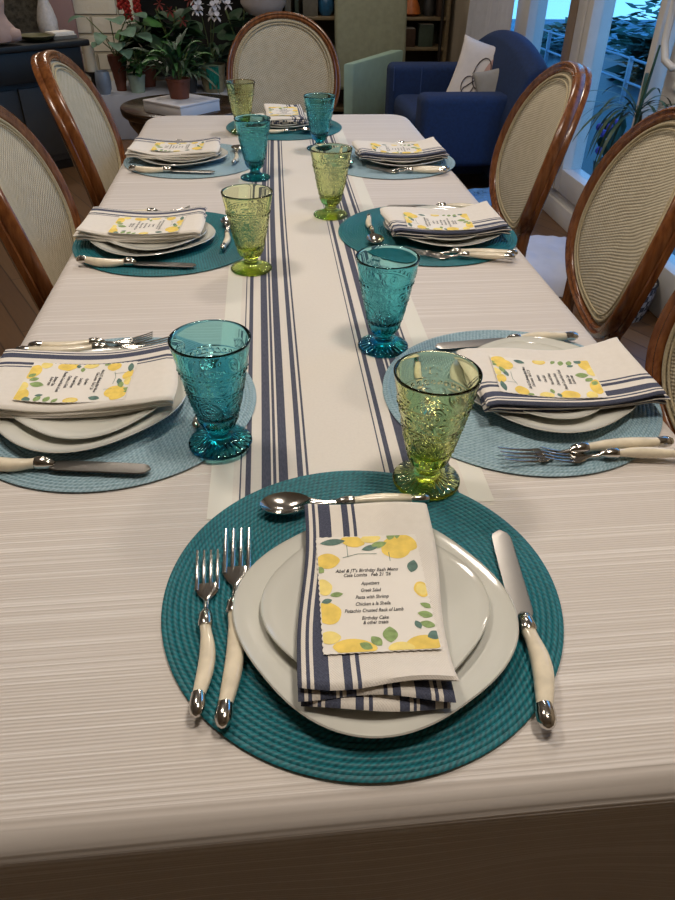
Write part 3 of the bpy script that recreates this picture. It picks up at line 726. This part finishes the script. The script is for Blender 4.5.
# outside: deck, rail, trees
sbox('floor_deck',M['deck'],RX+.12,5.2,-1,11,-.16,-.06)
t=thing('deck_railing','grey deck railing seen through the patio window','railing',(3.6,5,0))
for z in (.14,.34):
    m=MB(); m.sweep([(0,-5,z),(0,5.5,z)],.012,8); m.build('rail',M['railm'],t)
for k in range(5):
    m=MB(); m.box(-.02,.02,-4.5+k*2.3-.02,-4.5+k*2.3+.02,-.06,.36); m.build('post',M['railm'],t,bevel=.004)
def blob_tree(x,y,z0,r,h,label,mat,seed,cone=True):
    rd=random.Random(seed); r*=1.5; t=thing('tree',label,'tree',(x,y,z0),0,'trees outside the window')
    m=MB(); m.sweep([(0,0,0),(.03,0,h*.4),(0,.03,h*.9)],[.09*r,.07*r,.02*r],8); m.build('trunk',M['bark'],t)
    m=MB()
    for k in range(1300):
        s=rd.random(); z=h*(.12+.88*s); rr_=(r*(1-s)**.8+.06) if cone else r*math.sqrt(max(.05,1-(2*s-1)**2))
        a=rd.random()*2*PI; q=rr_*math.sqrt(rd.random()); p=Vector((q*cos(a),q*sin(a),z)); l=.14+.16*rd.random()
        d=Vector((cos(a),sin(a),-.35+rd.random()*.7)).normalized(); sd=d.cross(Vector((rd.random()-.5,rd.random()-.5,1))).normalized()*l*.28
        m.add([p,p+d*l*.5+sd,p+d*l,p+d*l*.5-sd],[[0,1,2,3]])
    m.build('foliage',mat,t,smooth=False,merge=False)
for a in [(4.5,8.7,-2,.55,2.35,'dark conifer outside in the centre of the patio pane','treeg',1,True),(5.4,9.3,-2,.6,2.5,'dark conifer outside right of centre in the patio pane','treeg',2,True),(5.3,7.6,-2,.5,2.2,'conifer outside behind the top of the indoor plant','treeg2',3,True),(5.3,12.6,-2,.9,2.2,'broad pale tree outside behind the armchair pane','treeg2',4,False),(4.0,11.2,-2,.7,2.1,'bushy tree outside low behind the armchair','treeg',5,False),(6.8,12.2,-2,1.0,2.6,'far blue green tree between the two window panes','treeg2',6,False),(6.6,8.6,-2,.7,2.5,'conifer outside at the door handle','treeg',7,True),(7.6,10.6,-2,.8,2.4,'far conifer high in the patio pane','treeg2',8,True),(4.2,7.2,-2,.5,1.75,'low round bush outside beyond the deck rail','treeg',9,False)]: blob_tree(a[0],a[1],a[2],a[3],a[4],a[5],M[a[6]],a[7],a[8])
sbox('floor_garden',M['paleg'],5.2,40,-15,40,-2.2,-2.0)
t=thing('flower_tub','tub of purple flowers on the deck outside, behind the indoor plant','flower tub',(2.05,4.05,-.06))
m=MB(); m.lathe([(0,0),(.11,0),(.15,.28),(.155,.30),(.13,.30),(.12,.26),(0,.26)],28); m.build('tub',M['charcoal'],t)
fl=MB(); lf=MB(); rd=random.Random(5)
for k in range(60):
    a=rd.random()*2*PI; q=.16*math.sqrt(rd.random()); z=.34+.16*rd.random(); fl.ico((q*cos(a),q*sin(a),z),.022,0,6,4) if k%2 else lf.add([(q*cos(a),q*sin(a),z-.06),(q*cos(a)+.03,q*sin(a)+.03,z),(q*cos(a),q*sin(a)+.01,z+.05),(q*cos(a)-.03,q*sin(a)+.02,z)],[[0,1,2,3]])
fl.build('flower_heads',M['purple'],t); lf.build('foliage',M['fol'],t,merge=False)
# curtain
m=MB(); NU=60; NV=24
def cur(i,j,o=0):
    s=i/NU; v=j/NV; y=4.95+.72*s*(1+.5*(1-v)); x=RX-.045-.024*sin(s*52)-.010*sin(s*19)
    return (x+o,y+ (1-v)*.0,2.35*v+.03)
m.grid(NU+1,NV+1,lambda i,j:cur(i,j)); m.grid(NU+1,NV+1,lambda i,j:cur(i,j,.004),flip=True)
c=m.build('curtain',M['curtain'],merge=False); tag(c,'white pleated curtain hanging behind the blue armchair','curtain')
# ------------------------------------------------------------------ blue armchair in the window corner
t=thing('armchair','navy blue upholstered armchair in the window corner, holding two cushions','armchair',(1.185,4.68,0))
def lb(name,mat,parent,x0,x1,y0,y1,z0,z1,bev=.04,M4=None,segs=4):
    m=MB(); m.box(x0,x1,y0,y1,z0,z1,mat=M4); return m.build(name,mat,parent,bevel=bev,segs=segs,angle=60)
lb('arm',M['navy'],t,-.30,.30,-.53,-.34,.19,.565); lb('arm',M['navy'],t,-.335,.30,.36,.55,.10,.60)
lb('seat_base',M['navy'],t,-.29,.30,-.335,.355,.10,.29,.02); lb('seat_cushion',M['navy'],t,-.31,.16,-.33,.35,.295,.44,.05)
m=MB(); NB=28
def bk(i,j):
    s=j/NB; y=-.64+1.30*s; top=.56+.27*(sin(PI*min(1,max(0,s*.86+.10)))**.5)
    pr=[(.14,.12),(.33,.12),(.36,.4),(.375,.62*top/.8),(.37,top-.05),(.345,top-.008),(.29,top),(.235,top-.035),(.20,top-.12),(.15,.45)][i]
    return (pr[0],y,pr[1])
m.grid(10,NB+1,bk,0,wu=True); m.f.append(list(range(10))[::-1]); m.m.append(0); m.f.append([NB*10+i for i in range(10)]); m.m.append(0)
m.build('backrest',M['navy'],t,angle=70,bevel=.015)
m=MB(); m.sweep([(-.31,.36-.002,.45),(-.312,.355,.59)],.004,6); m.build('seam',M['seam'],t)
m=MB(); m.sweep([(-.13,.358,.42),(-.13,.358,.59)],.004,6); m.build('seam',M['seam'],t)
for sx in (-.25,.25):
    for sy in (-.47,.49):
        m=MB(); m.lathe([(.016,0),(.024,.1)],14,(sx,sy)); m.build('foot',M['dwood'],t)
def pillow(name,label,mats,loc,rot,w,h,th,deco=None,group=None):
    m=MB(); NN=24
    def p(i,j,s):
        u=-1+2*i/NN; v=-1+2*j/NN; pin=1-.10*(1-u*u)*(abs(v)**3)-0; pin2=1-.10*(1-v*v)*(abs(u)**3)
        z=th*s*((1-u**4)*(1-v**4))**.5; return (u*w*pin2,v*h*pin,z)
    m.grid(NN+1,NN+1,lambda i,j:p(i,j,1)); m.grid(NN+1,NN+1,lambda i,j:p(i,j,-1),flip=True)
    if deco: deco(m,lambda x,y:th*(max(0,1-(x/w)**4)*max(0,1-(y/h)**4))**.5)
    o=m.build(name,mats,angle=80); o.location=loc; o.rotation_euler=rot; tag(o,label,'cushion'); return o
def deco1(m,Z):
    def patch(cx,cy,rx,ry,ro,mi):
        N=24; vs=[(cx,cy)]
        vs=[]
        for r in range(5):
            for k in range(N):
                a=2*PI*k/N; x=rx*r/4*cos(a); y=ry*r/4*sin(a); X=cx+x*cos(ro)-y*sin(ro); Y=cy+x*sin(ro)+y*cos(ro); vs.append((X,Y,Z(X,Y)+.002+.001*mi))
        m.add(vs,[[r*N+k,r*N+(k+1)%N,(r+1)*N+(k+1)%N,(r+1)*N+k] for r in range(4) for k in range(N)],mi)
    patch(.07,.08,.045,.10,-.5,1); patch(-.02,-.15,.07,.03,.2,3)
    for c in ([(.0+.05*cos(a),.02+.085*sin(a)) for a in [k*.35 for k in range(19)]],[(-.06+.04*cos(a),-.06+.05*sin(a)) for a in [k*.35+1 for k in range(16)]],[(-.10,-.16),(-.08,-.08),(-.02,-.02),(.05,-.01)]):
        m.sweep([(x,y,Z(x,y)+.004) for x,y in c],.003,6,2)
def look(nx,ny,nz,roll):
    z=Vector((nx,ny,nz)).normalized(); x=Vector((0,0,1)).cross(z).normalized(); y=z.cross(x); m3=Matrix((x,y,z)).transposed() @ Matrix.Rotation(roll,3,'Z'); return m3.to_euler()
pillow('throw_pillow','white throw cushion with pink patch and dark line drawing, on the blue armchair',[M['cushion'],M['blush'],M['line'],M['taupec']],(1.345,4.62,.575),look(-.6,-.85,.45,R(-9)),.215,.21,.055,deco1)
pillow('throw_pillow','smaller grey throw cushion leaning in front of the white one on blue armchair',[M['greyc'],M['bluec']],(1.40,4.42,.545),look(-.5,-.95,.35,R(18)),.15,.14,.05)
# pale sage armchair beside it
t=thing('lounge_chair','pale sage lounge chair with tall slanted back and arm coloured as window-lit, left of blue armchair','armchair',(.87,5.75,0))
m=MB(); m.box(-.28,.26,-.06,.06,.30,1.12,mat=Matrix.Translation((0,.25,0))@Matrix.Rotation(R(-9),4,'X')@Matrix.Translation((0,0,0))); m.build('backrest',M['sage'],t,bevel=.03,segs=3)
m=MB(); 
for z0,z1 in ((.0,.556),): m.add([(-.275,-.30,z0),(-.215,-.30,z0),(.20,.17,z0),(.12,.17,z0),(-.285,-.31,z1),(-.21,-.31,z1),(.22,.17,z1+.03),(.12,.17,z1+.03)],[[0,2,1],[0,3,2],[4,5,6,7],[0,1,5,4],[1,2,6,5],[2,3,7,6],[3,0,4,7]])
m.build('arm',M['sage_lit'],t,bevel=.012);  # arm is sage fabric with the window light put into its colour
lb('seat',M['sage'],t,.06,.32,-.36,-.10,.14,.34,.03)
# ------------------------------------------------------------------ bookcase
t=thing('bookcase','open wooden bookcase with dark shelves along the back wall','bookcase',(.95,6.75,0))
def pt(name,mat,*b,bev=.003,par=None):
    m=MB(); m.box(*b); return m.build(name,mat,par or t,bevel=bev)
pt('side_panel',M['shelf'],-.85,-.82,-.16,.16,0,1.5); pt('side_panel',M['shelf'],.60,.63,-.16,.16,0,1.5); pt('divider',M['shelf'],-.02,.0,-.15,.15,0,1.5)
for z in (.04,.27,.50,.715,.98,1.25,1.47):
    pt('shelf',M['shelf'],-.82,-.02,-.16,.14,z,z+.025); pt('shelf',M['shelf'],0,.60,-.16,.14,z,z+.025)
pt('back_panel',M['shelfback'],-.82,.60,.145,.16,0,1.5)
SH=(.525,.74)
def vase_at(x,y,z,prof,mat,label,name='vase',cat='vase',n=24):
    m=MB(); m.lathe(prof,n); o=m.build(name,mat); o.location=(x,y,z); return tag(o,label,cat)
vase_at(.57,6.68,.7405,[(.04,0),(.06,.03),(.065,.09),(.05,.14),(.025,.16),(.03,.18)],M['cobalt'],'cobalt blue ceramic jar on bookcase shelf behind the far chair','jar','jar')
vase_at(1.27,6.66,.7405,[(.03,0),(.075,.02),(.06,.08),(.02,.16),(.008,.18)],M['orange'],'orange ceramic figure bowl on the upper bookcase shelf','ornament','ornament')
vase_at(1.42,6.7,.7405,[(.035,0),(.05,.05),(.04,.12),(.03,.15),(.035,.17)],M['charcoal'],'dark grey pot on the upper bookcase shelf beside the lamp pole','pot','pot')
k=0
for (xx,zz,mt,ww,hh,lab) in [(.26,.7405,'book1',.05,.16,'grey book upright on the bookcase shelf left of the cobalt jar'),(.33,.7405,'book3',.03,.14,'green book upright beside the grey book on the shelf'),(.44,.7405,'book1',.12,.12,'squat grey book leaning near the cobalt jar'),(1.24,.5255,'book2',.14,.13,'wide brown book on the middle shelf right of the sage chair'),(1.40,.5255,'book3',.12,.16,'wide green book on the middle shelf beside brown book'),(1.50,.7405,'book2',.03,.17,'thin brown book at the right end of the upper shelf')]:
    b=thing('book',lab,'book',(xx,6.70,zz),0,'books in the bookcase'); m=MB(); m.box(-ww/2,ww/2,-.08,.07,0,hh); m.build('cover',M[mt],b,bevel=.003); m=MB(); m.box(-ww/2+.004,ww/2-.004,-.075,.065,hh,hh+.002); m.build('pages',M['paper'],b)
t=thing('floor_lamp','thin dark floor lamp pole standing in front of the bookcase','floor lamp',(1.46,6.35,0))
m=MB(); m.lathe([(.13,0),(.13,.015),(.02,.025),(.02,.03)],28); m.build('base',M['iron'],t); m=MB(); m.lathe([(.013,.025),(.013,1.45)],12); m.build('pole',M['iron'],t); m=MB(); m.lathe([(.20,1.35),(.12,1.65),(.118,1.65),(.198,1.35)],32,caps=False); m.build('lamp_shade',M['shade'],t)
t=thing('floor_lamp','grey shaded lamp just above the far chair back, on a slim floor stand','floor lamp',(.06,6.1,0))
m=MB(); m.lathe([(.12,0),(.12,.02),(.015,.04),(.012,.80)],24); m.build('stand',M['iron'],t); m=MB(); m.lathe([(.0,.775),(.06,.78),(.125,.80),(.165,.86),(.165,1.05),(.16,1.05),(.16,.86),(.12,.81),(0,.785)],32,caps=False); m.build('lamp_shade',M['shade'],t)
# ------------------------------------------------------------------ fireplace wall, hearth and plants
m=MB(); m.box(-1.62,-.93,6.45,6.99,0,2.2); m.box(-.93,.0,6.75,6.99,0,2.2); m.box(-.93,.0,6.45,6.75,1.25,2.2); struct(m.build('wall_fireplace',M['brick']))
m=MB(); m.box(-.93,.0,6.70,6.749,.30,1.249); struct(m.build('trim_firebox',M['fireblack'])); m=MB(); m.box(-.05,.16,6.45,6.69,0,2.2); struct(m.build('trim_fireside',M['fireblack']))  # firebox back and side block in one near-black colour
sbox('trim_hearth',M['hearth'],-1.55,.12,5.80,6.449,0,.305,bevel=.01)
HZ=.305
def leafm(m,base,d,l,w,droop,mi=0,seg=7,roll=0,cup=.15,shape=.8):
    d=Vector(d).normalized(); sd=d.cross(Vector((0,0,1)));
    if sd.length<.05: sd=Vector((1,0,0))
    sd.normalize(); sd=(Matrix.Rotation(roll,3,d)@sd); nrm=sd.cross(d)
    vs=[];
    for k in range(seg+1):
        s=k/seg; p=Vector(base)+d*l*s*(1-.25*droop*s)+Vector((0,0,-droop*l*s*s*.6)); ww=w*(max(0,sin(PI*min(1,s*.96+.02)))**shape)
        vs+= [p-sd*ww+nrm*cup*ww, p, p+sd*ww+nrm*cup*ww]
    fs=[]
    for k in range(seg):
        for q in (0,1): a=k*3+q; fs.append([a,a+1,a+4,a+3])
    m.add(vs,fs,mi)
def potplant(label,loc,pot,leaves,potname='pot',cat='potted plant',name='potted_plant',soil=True):
    t=thing(name,label,cat,loc); prof,mt,ns=pot
    m=MB(); m.lathe(prof,ns,caps=False); m.build(potname,mt,t,angle=50)
    return t
def potprof(r0,r1,h,th=.008): return [(0,0),(r0,0),(r1*.98,h*.85),(r1,h*.88),(r1*1.04,h*.9),(r1*1.04,h),(r1*.9,h),(r1*.88,h*.88),(0,h*.86)]
rp=random.Random(11)
# monstera in tall terracotta pot
t=potplant('broad leaved plant in tall terracotta pot on the hearth, before the pale brick',(-1.03,6.0,HZ),([(0,0),(.035,0),(.05,.12),(.068,.20),(.07,.235),(.06,.235),(.055,.2),(0,.19)],M['terra'],28),None)
m=MB(); st=MB()
for (dx,dy,dz,l,w,dr) in [(-.26,-.05,.44,.16,.05,.55),(-.10,-.10,.20,.15,.045,.6),(.14,-.12,.32,.2,.07,.5),(.05,-.12,.20,.17,.06,.7),(.2,-.05,.46,.2,.08,.4),(0,-.05,.42,.2,.075,.6),(-.07,-.12,.28,.15,.05,.9),(.12,-.15,.14,.15,.05,.8),(.27,-.1,.28,.18,.06,.6)]:
    p=Vector((dx*.62,dy,.20+dz*.62)); st.sweep([(0,0,.18),(p.x*.4,p.y*.4,.2+.6*(p.z-.2)),p],.004,6)
    leafm(m,p,(dx or .1,dy-.1,.06),l,w,dr,roll=rp.uniform(-.4,.4))
m.build('foliage',M['fol3'],t,merge=False,angle=80); st.build('stem',M['stem'],t)
# hearth: candle, blue pot
c=thing('pillar_candle','cream pillar candle on a dark stand on the hearth, left of plants','candle',(-1.21,5.92,HZ)); m=MB(); m.lathe([(.045,0),(.05,.01),(.018,.03),(.016,.10),(.05,.13),(.05,.14)],20); m.build('stand',M['iron'],c); m=MB(); m.lathe([(.04,.14),(.04,.315),(.034,.32),(.012,.314),(0,.314)],24); cb=m.build('candle_body',M['candle'],c); m=MB(); m.lathe([(.002,.312),(.002,.327)],6); m.build('wick',M['iron'],cb)
vase_at(-1.13,5.86,HZ,[(.035,0),(.052,.03),(.056,.09),(.05,.14),(.046,.15),(.04,.15),(.044,.09),(.03,.02),(0,.015)],M['bluepot'],'small grey blue glazed pot on the hearth beside the candle','pot','pot')
def bushy(label,loc,pot,matn,nl,spread,hgt,l,w,droop,seed,name='potted_plant',up=.5,two=None):
    t=potplant(label,loc,pot,None,name=name); rd=random.Random(seed); m=MB(); h0=pot[0][-1][1]
    for k in range(nl):
        a=rd.random()*2*PI; q=rd.random(); p=Vector((spread*.35*q*cos(a),spread*.35*q*sin(a),h0+hgt*(.1+.75*rd.random()*(1-.4*q))))
        leafm(m,p,(cos(a)*(1-up*.4),sin(a)*(1-up*.4),up*(rd.random()*1.3)),l*rd.uniform(.6,1.15),w*rd.uniform(.7,1.2),droop*rd.uniform(.4,1.3),mi=(rd.random()<.35 and two is not None)*1,roll=rd.uniform(-.7,.7))
    m.build('foliage',[M[matn]]+([M[two]] if two else []),t,merge=False,angle=80)
    s=MB()
    for k in range(5): a=k*1.26; s.sweep([(0.01*cos(a),.01*sin(a),h0-.01),(spread*.15*cos(a),spread*.15*sin(a),h0+hgt*.5),(spread*.3*cos(a),spread*.3*sin(a),h0+hgt*.85)],.004,6)
    s.build('stem',M['stem'],t); return t
bushy('green leafy plant in a pale green pot on the hearth front',(-.90,5.93,HZ),(potprof(.05,.065,.12),M['palepot'],28),'fol2',60,.22,.20,.10,.03,.8,21,two='fol')
tA=bushy('red spiked flowering plant high in front of the dark firebox',(-.86,6.18,HZ),(potprof(.06,.085,.15),M['terra'],28),'fol',75,.34,.36,.17,.055,.5,22,two='fol2')
m=MB()
for (x,z,h) in ((-.05,.46,.16),(.02,.5,.14),(-.09,.52,.12)):
    for k in range(26):
        a=k*2.4; s=k/26; m.ico((x+.022*(1-s*.6)*cos(a),-.16+.022*sin(a),z+h*s),.013,0,6,4)
m.build('flower_spike',M['red'],tA)
tB=bushy('tall broad leaf plant with coral flowers on the hearth centre',(-.62,6.12,HZ),(potprof(.06,.085,.15),M['charcoal'],28),'fol',70,.40,.46,.19,.07,.45,23,two='fol2')
m=MB(); 
for (x,y,z) in ((.02,-.22,.52),(.10,-.2,.46),(-.05,-.2,.56),(.16,-.15,.58)):
    for k in range(6): a=k*1.05; leafm(m,(x,y,z),(cos(a),-.3,sin(a)),.045,.014,.2)
m.build('flower',M['pinkf'],tB,merge=False)
tO=bushy('white orchid in ribbed stoneware pot with teal glaze on the hearth',(-.34,5.95,HZ),([(0,0),(.075,0)]+[(.078+.018*k/12+.003*(k%2),.012+.014*k) for k in range(12)]+[(.10,.185),(.09,.185),(.085,.15),(0,.15)],M['stonepot'],36),'fol',34,.34,.16,.26,.028,.9,24,up=.9)
m=MB(); s=MB()
for (dx,dz) in ((-.06,.62),(.03,.58),(.08,.66)):
    s.sweep([(0,0,.15),(dx*.3,-.02,.35),(dx*.8,-.05,dz*.85),(dx*1.3,-.1,dz*.94)],.003,6)
    for k in range(4):
        fx,fy,fz=dx*(.9+.25*k)+.02*(k%2),-.08-.01*k,dz*.90+.03*((k*7)%3-1)
        for q in range(5): a=q*1.2566+.3; leafm(m,(fx,fy,fz),(cos(a),-.25,sin(a)),.04,.019,.1,seg=4)
m.build('flower',M['wflower'],tO,merge=False); s.build('flower_stem',M['stem'],tO)
m=MB()
for k in range(8): a=-1.9+k*.11; m.sweep([(.099*cos(a),.099*sin(a),.18),(.097*cos(a),.097*sin(a),.13),(.092*cos(a),.092*sin(a),.09-.03*((k*5)%3))],.010,8)
m.build('glaze_drip',M['tealglaze'],[c for c in tO.children if c.name.startswith('pot')][0])
bushy('dark round leaved plant behind orchid, beside the far chair',(-.12,6.12,HZ),(potprof(.07,.09,.18),M['charcoal'],28),'fol',26,.40,.42,.17,.085,.5,25)
bushy('low fern on the hearth between the flowering plants',(-.52,5.92,HZ),(potprof(.05,.07,.12),M['charcoal'],28),'fol',90,.24,.18,.17,.014,.9,26,two='fol2')
# round side table, carton and plant
t=thing('side_table','round dark wooden side table behind the left end of the dining table','side table',(-.44,4.62,0))
m=MB(); m.lathe([(0,.40),(.36,.40),(.37,.41),(.375,.432),(.375,.445),(.37,.45),(0,.45)],64); m.build('tabletop',M['dwood'],t,angle=50)
m=MB(); m.lathe([(.17,0),(.18,.03),(.17,.10),(.20,.18),(.28,.28),(.335,.36),(.345,.399)],40); m.build('drum_base',M['dwood'],t,angle=60)
t=thing('carton','flat white carton lying on the round side table','box',(-.44,4.43,.4505),R(-42)); m=MB(); m.box(-.15,.15,-.15,.15,0,.05); m.build('tray',M['box'],t,bevel=.003); m=MB(); m.box(-.152,.152,-.152,.152,.0505,.062); m.build('lid',M['box'],t,bevel=.003)
t=potplant('spiky green plant in dark terracotta pot standing on the white carton','%s',(potprof(.055,.068,.115),M['terra'],28),None) if False else bushy('spiky green plant in dark terracotta pot standing on the white carton',(-.45,4.46,.5135),(potprof(.052,.066,.10),M['terra'],28),'fol',90,.22,.16,.24,.012,.7,31,up=1.0,two='fol2')
# ------------------------------------------------------------------ black cabinet and what stands on it
ang=R(43)
t=thing('cabinet','long black lacquered cabinet at the left rear','cabinet',(-1.50,5.02,0),ang)
def pc(name,mat,*b,bev=.004):
    m=MB(); m.box(*b); return m.build(name,mat,t,bevel=bev)
pc('top',M['black'],-1.1,.40,-.27,.33,.70,.735,bev=.008); pc('apron',M['black'],-1.06,.34,-.25,.30,.54,.699); pc('body',M['charcoal'],-1.0,.22,-.16,.28,.06,.539); pc('plinth',M['black'],-.98,.20,-.14,.26,0,.059)
for k in range(4): pc('drawer_front',M['charcoal'],-.98+k*.3,-.70+k*.3,-.176,-.161,.10,.50)
CZ2=.7355
m=MB(); # seated torso sculpture
NT2=28
def tor(i,j):
    prof=[(.075,.07,0,0),(.10,.075,.0,.02),(.095,.07,.0,.06),(.075,.055,.005,.10),(.062,.045,.01,.135),(.07,.05,.005,.17),(.075,.048,0,.20),(.05,.035,-.005,.225),(.022,.022,-.01,.24),(.018,.018,-.012,.255),(0,0,-.012,.26)]
    rx,ry,ox,z=prof[j]; a=2*PI*i/NT2; return (rx*cos(a)*(1+.12*cos(2*a)*(z<.1)),ry*sin(a)+ox,z)
m.grid(NT2,11,tor,0,wu=True); m.sweep([(.04,0,.03),(.08,-.03,.033),(.115,-.03,.03)],[.045,.038,.028],14)
o=m.build('sculpture',M['plaster'],angle=80); at(o,(-1.47,4.80,CZ2+.018),.5); tag(o,'pinkish torso sculpture on the black cabinet at left edge','sculpture')
m=MB(); m.lathe([(0,0),(.05,0),(.09,.015),(.11,.03),(.105,.032),(.06,.012),(0,.01)],32); o=m.build('dish',M['dish']); at(o,(-1.31,5.0,CZ2)); tag(o,'shallow olive dish on the black cabinet','dish')
vase_at(-1.285,5.22,CZ2,[(0,0),(.045,0),(.058,.03),(.06,.09),(.045,.15),(.03,.19),(.026,.24),(.032,.26),(.028,.26),(.02,.24),(0,.2)],M['vase'],'tall pale crackle glazed vase on the black cabinet')
for k,(lab,mt,w,d,z,h) in enumerate((('grey book lying flat on the cabinet end, under the paper pad','book1',.16,.12,0,.02),('white paper pad lying on top of the grey book','paper',.14,.10,.0245,.012))):
    t=thing('book' if k==0 else 'notepad',lab,'book' if k==0 else 'notepad',(-1.20,5.12,CZ2+z),ang); m=MB(); m.box(-w/2,w/2,-d/2,d/2,.0,h); m.build('cover',M[mt],t,bevel=.002); m=MB(); m.box(-w/2+.003,w/2-.003,-d/2+.003,d/2-.003,h,h+.003); m.build('pages',M['paper'],t)
m=MB(); m.box(-2.6,-1.53,6.28,6.33,.3,1.7); o=m.build('wall_hanging',M['tapestry'],bevel=.01); tag(o,'dark textured hanging panel behind the black cabinet','wall hanging')
t=thing('folding_screen','mauve folding screen panel between dark hanging and pale brick','screen',(-1.42,6.2,0)); m=MB(); m.box(-.10,.10,-.02,.02,.02,1.6); m.build('panel',M['mauve'],t,bevel=.01); m=MB(); m.box(-.125,-.101,-.025,.025,0,1.62); m.build('frame_post',M['iron'],t,bevel=.004)
m=MB(); m.box(-.10,.10,-.10,.10,0,.56); o=m.build('ottoman_chest',M['brownbox'],bevel=.015); at(o,(-1.31,5.62,0),.2); tag(o,'brown leather chest standing on the floor behind the cabinet end','chest')
# ------------------------------------------------------------------ right side floor things
t=thing('folded_throw','bright blue fringed wool throw folded on the floor before the blue armchair','throw',(1.24,3.86,0),R(12))
m=MB()
def th_(i,j,k):
    u=i/20; v=j/20; e=min(1,min(u,1-u)*8)*min(1,min(v,1-v)*8); return (-.17+.34*u,-.16+.32*v,.002+k*(.125*max(0,e)**.35+.008*noise.noise((u*6,v*6,5))))
m.grid(21,21,lambda i,j:th_(i,j,1)); m.grid(21,21,lambda i,j:th_(i,j,0),flip=True); pl=m.build('fold',M['rug'],t,angle=80)
m=MB(); rd=random.Random(4)
for k in range(190):
    q=rd.random(); x=-.165+.33*q; a=rd.uniform(-.5,.5); y0=-.13 if k%3 else .05
    m.sweep([(x,y0,.124),(x+.02*a,y0-.025,.135),(x+.04*a,y0-.05,.128),(x+.05*a,y0-.06-.01*rd.random(),.10)],.0035,5)
o=m.build('fringe',M['rug'],pl); o['kind']='stuff'
m=MB(); 
def bl(i,j,k):
    u=i/22; v=j/26; e=min(1,min(u,1-u)*7)*min(1,min(v,1-v)*7); return (-.17+.34*u,-.30+.60*v,.003+k*(.095*max(0,e)**.4+.010*noise.noise((u*7,v*7,3))))
m.grid(23,27,lambda i,j:bl(i,j,1)); m.grid(23,27,lambda i,j:bl(i,j,0),flip=True); o=m.build('folded_blanket',M['blanket'],angle=80); at(o,(1.30,3.06,0),R(-8)); tag(o,'folded white fleece blanket on floor below the patio window','blanket')
t=thing('floor_basket','black and white woven basket on the floor at the right, behind the chairs','basket',(1.44,2.62,0)); m=MB(); m.lathe([(0,0),(.13,0),(.15,.10),(.15,.14),(.14,.14),(.14,.10),(.12,.012),(0,.012)],40); m.build('basket_body',M['basket'],t); m=MB(); m.lathe([(.15,.14),(.154,.146),(.15,.152),(.144,.146),(.15,.14)],40,caps=False); m.build('rim',M['iron'],t)
t=thing('plant_stand','low black plant stand beside the patio door','plant stand',(1.455,2.83,0)); m=MB(); m.lathe([(0,.28),(.14,.28),(.145,.30),(0,.30)],32); m.build('top',M['black'],t)
for k in range(4): m=MB(); a=k*PI/2+.5; m.sweep([(.11*cos(a),.11*sin(a),.28),(.13*cos(a),.13*sin(a),0)],.010,8); m.build('leg',M['black'],t)
t=potplant('strap leaved plant with dark stem in black pot before the patio window',(1.455,2.83,.3005),(potprof(.08,.10,.17),M['black'],32),None)
m=MB(); m.sweep([(0,0,.15),(.0,.01,.3),(.01,.015,.45),(.03,.02,.655)],[.010,.008,.007,.004],10); m.build('stem',M['fol'],t)
m=MB(); rd=random.Random(9)
for k in range(34):
    a=rd.random()*2*PI; el=rd.uniform(.25,1.1); leafm(m,(0,.01,.40+.05*rd.random()),(cos(a),sin(a),el),rd.uniform(.28,.48),.007,rd.uniform(.7,1.5),seg=12)
m.build('foliage',M['fol'],t,merge=False,angle=80)
# ------------------------------------------------------------------ light
W=bpy.data.worlds.new('dusk_sky'); S.world=W; W.use_nodes=True; wn=W.node_tree; bg=wn.nodes['Background']
tc=wn.nodes.new('ShaderNodeTexCoord'); sx=wn.nodes.new('ShaderNodeSeparateXYZ'); rm=wn.nodes.new('ShaderNodeValToRGB'); wn.links.new(tc.outputs['Generated'],sx.inputs[0]); wn.links.new(sx.outputs[2],rm.inputs[0]); wn.links.new(rm.outputs[0],bg.inputs[0])
rm.color_ramp.elements[0].color=srgb('#68abdc'); rm.color_ramp.elements[1].color=srgb('#357cc8'); rm.color_ramp.elements[1].position=.7
bg.inputs[1].default_value=2.4
def lamp(name,x,y,z,size,power,col,spot=None):
    l=bpy.data.lights.new(name,'AREA'); l.shape='DISK'; l.size=size; l.energy=power; l.color=col
    if spot: l.spread=R(spot)
    o=bpy.data.objects.new(name,l); COL.objects.link(o); o.location=(x,y,z); return o
WARM=(1,.885,.765)
for (x,y,p) in ((.45,.55,12.5),(-.55,1.25,10),(.55,2.5,11.5),(-.9,4.2,6),(-1.25,5.75,9),(.6,4.9,5),(1.0,6.0,3)): lamp('downlight_and_fill',x,y,2.57,.34,p,WARM)  # lamps beyond the table are unseen fill, added to brighten the background
S.view_settings.view_transform='Standard'; S.view_settings.look='None'; S.view_settings.exposure=0.4; S.view_settings.gamma=1; S.view_settings.use_curve_mapping=False
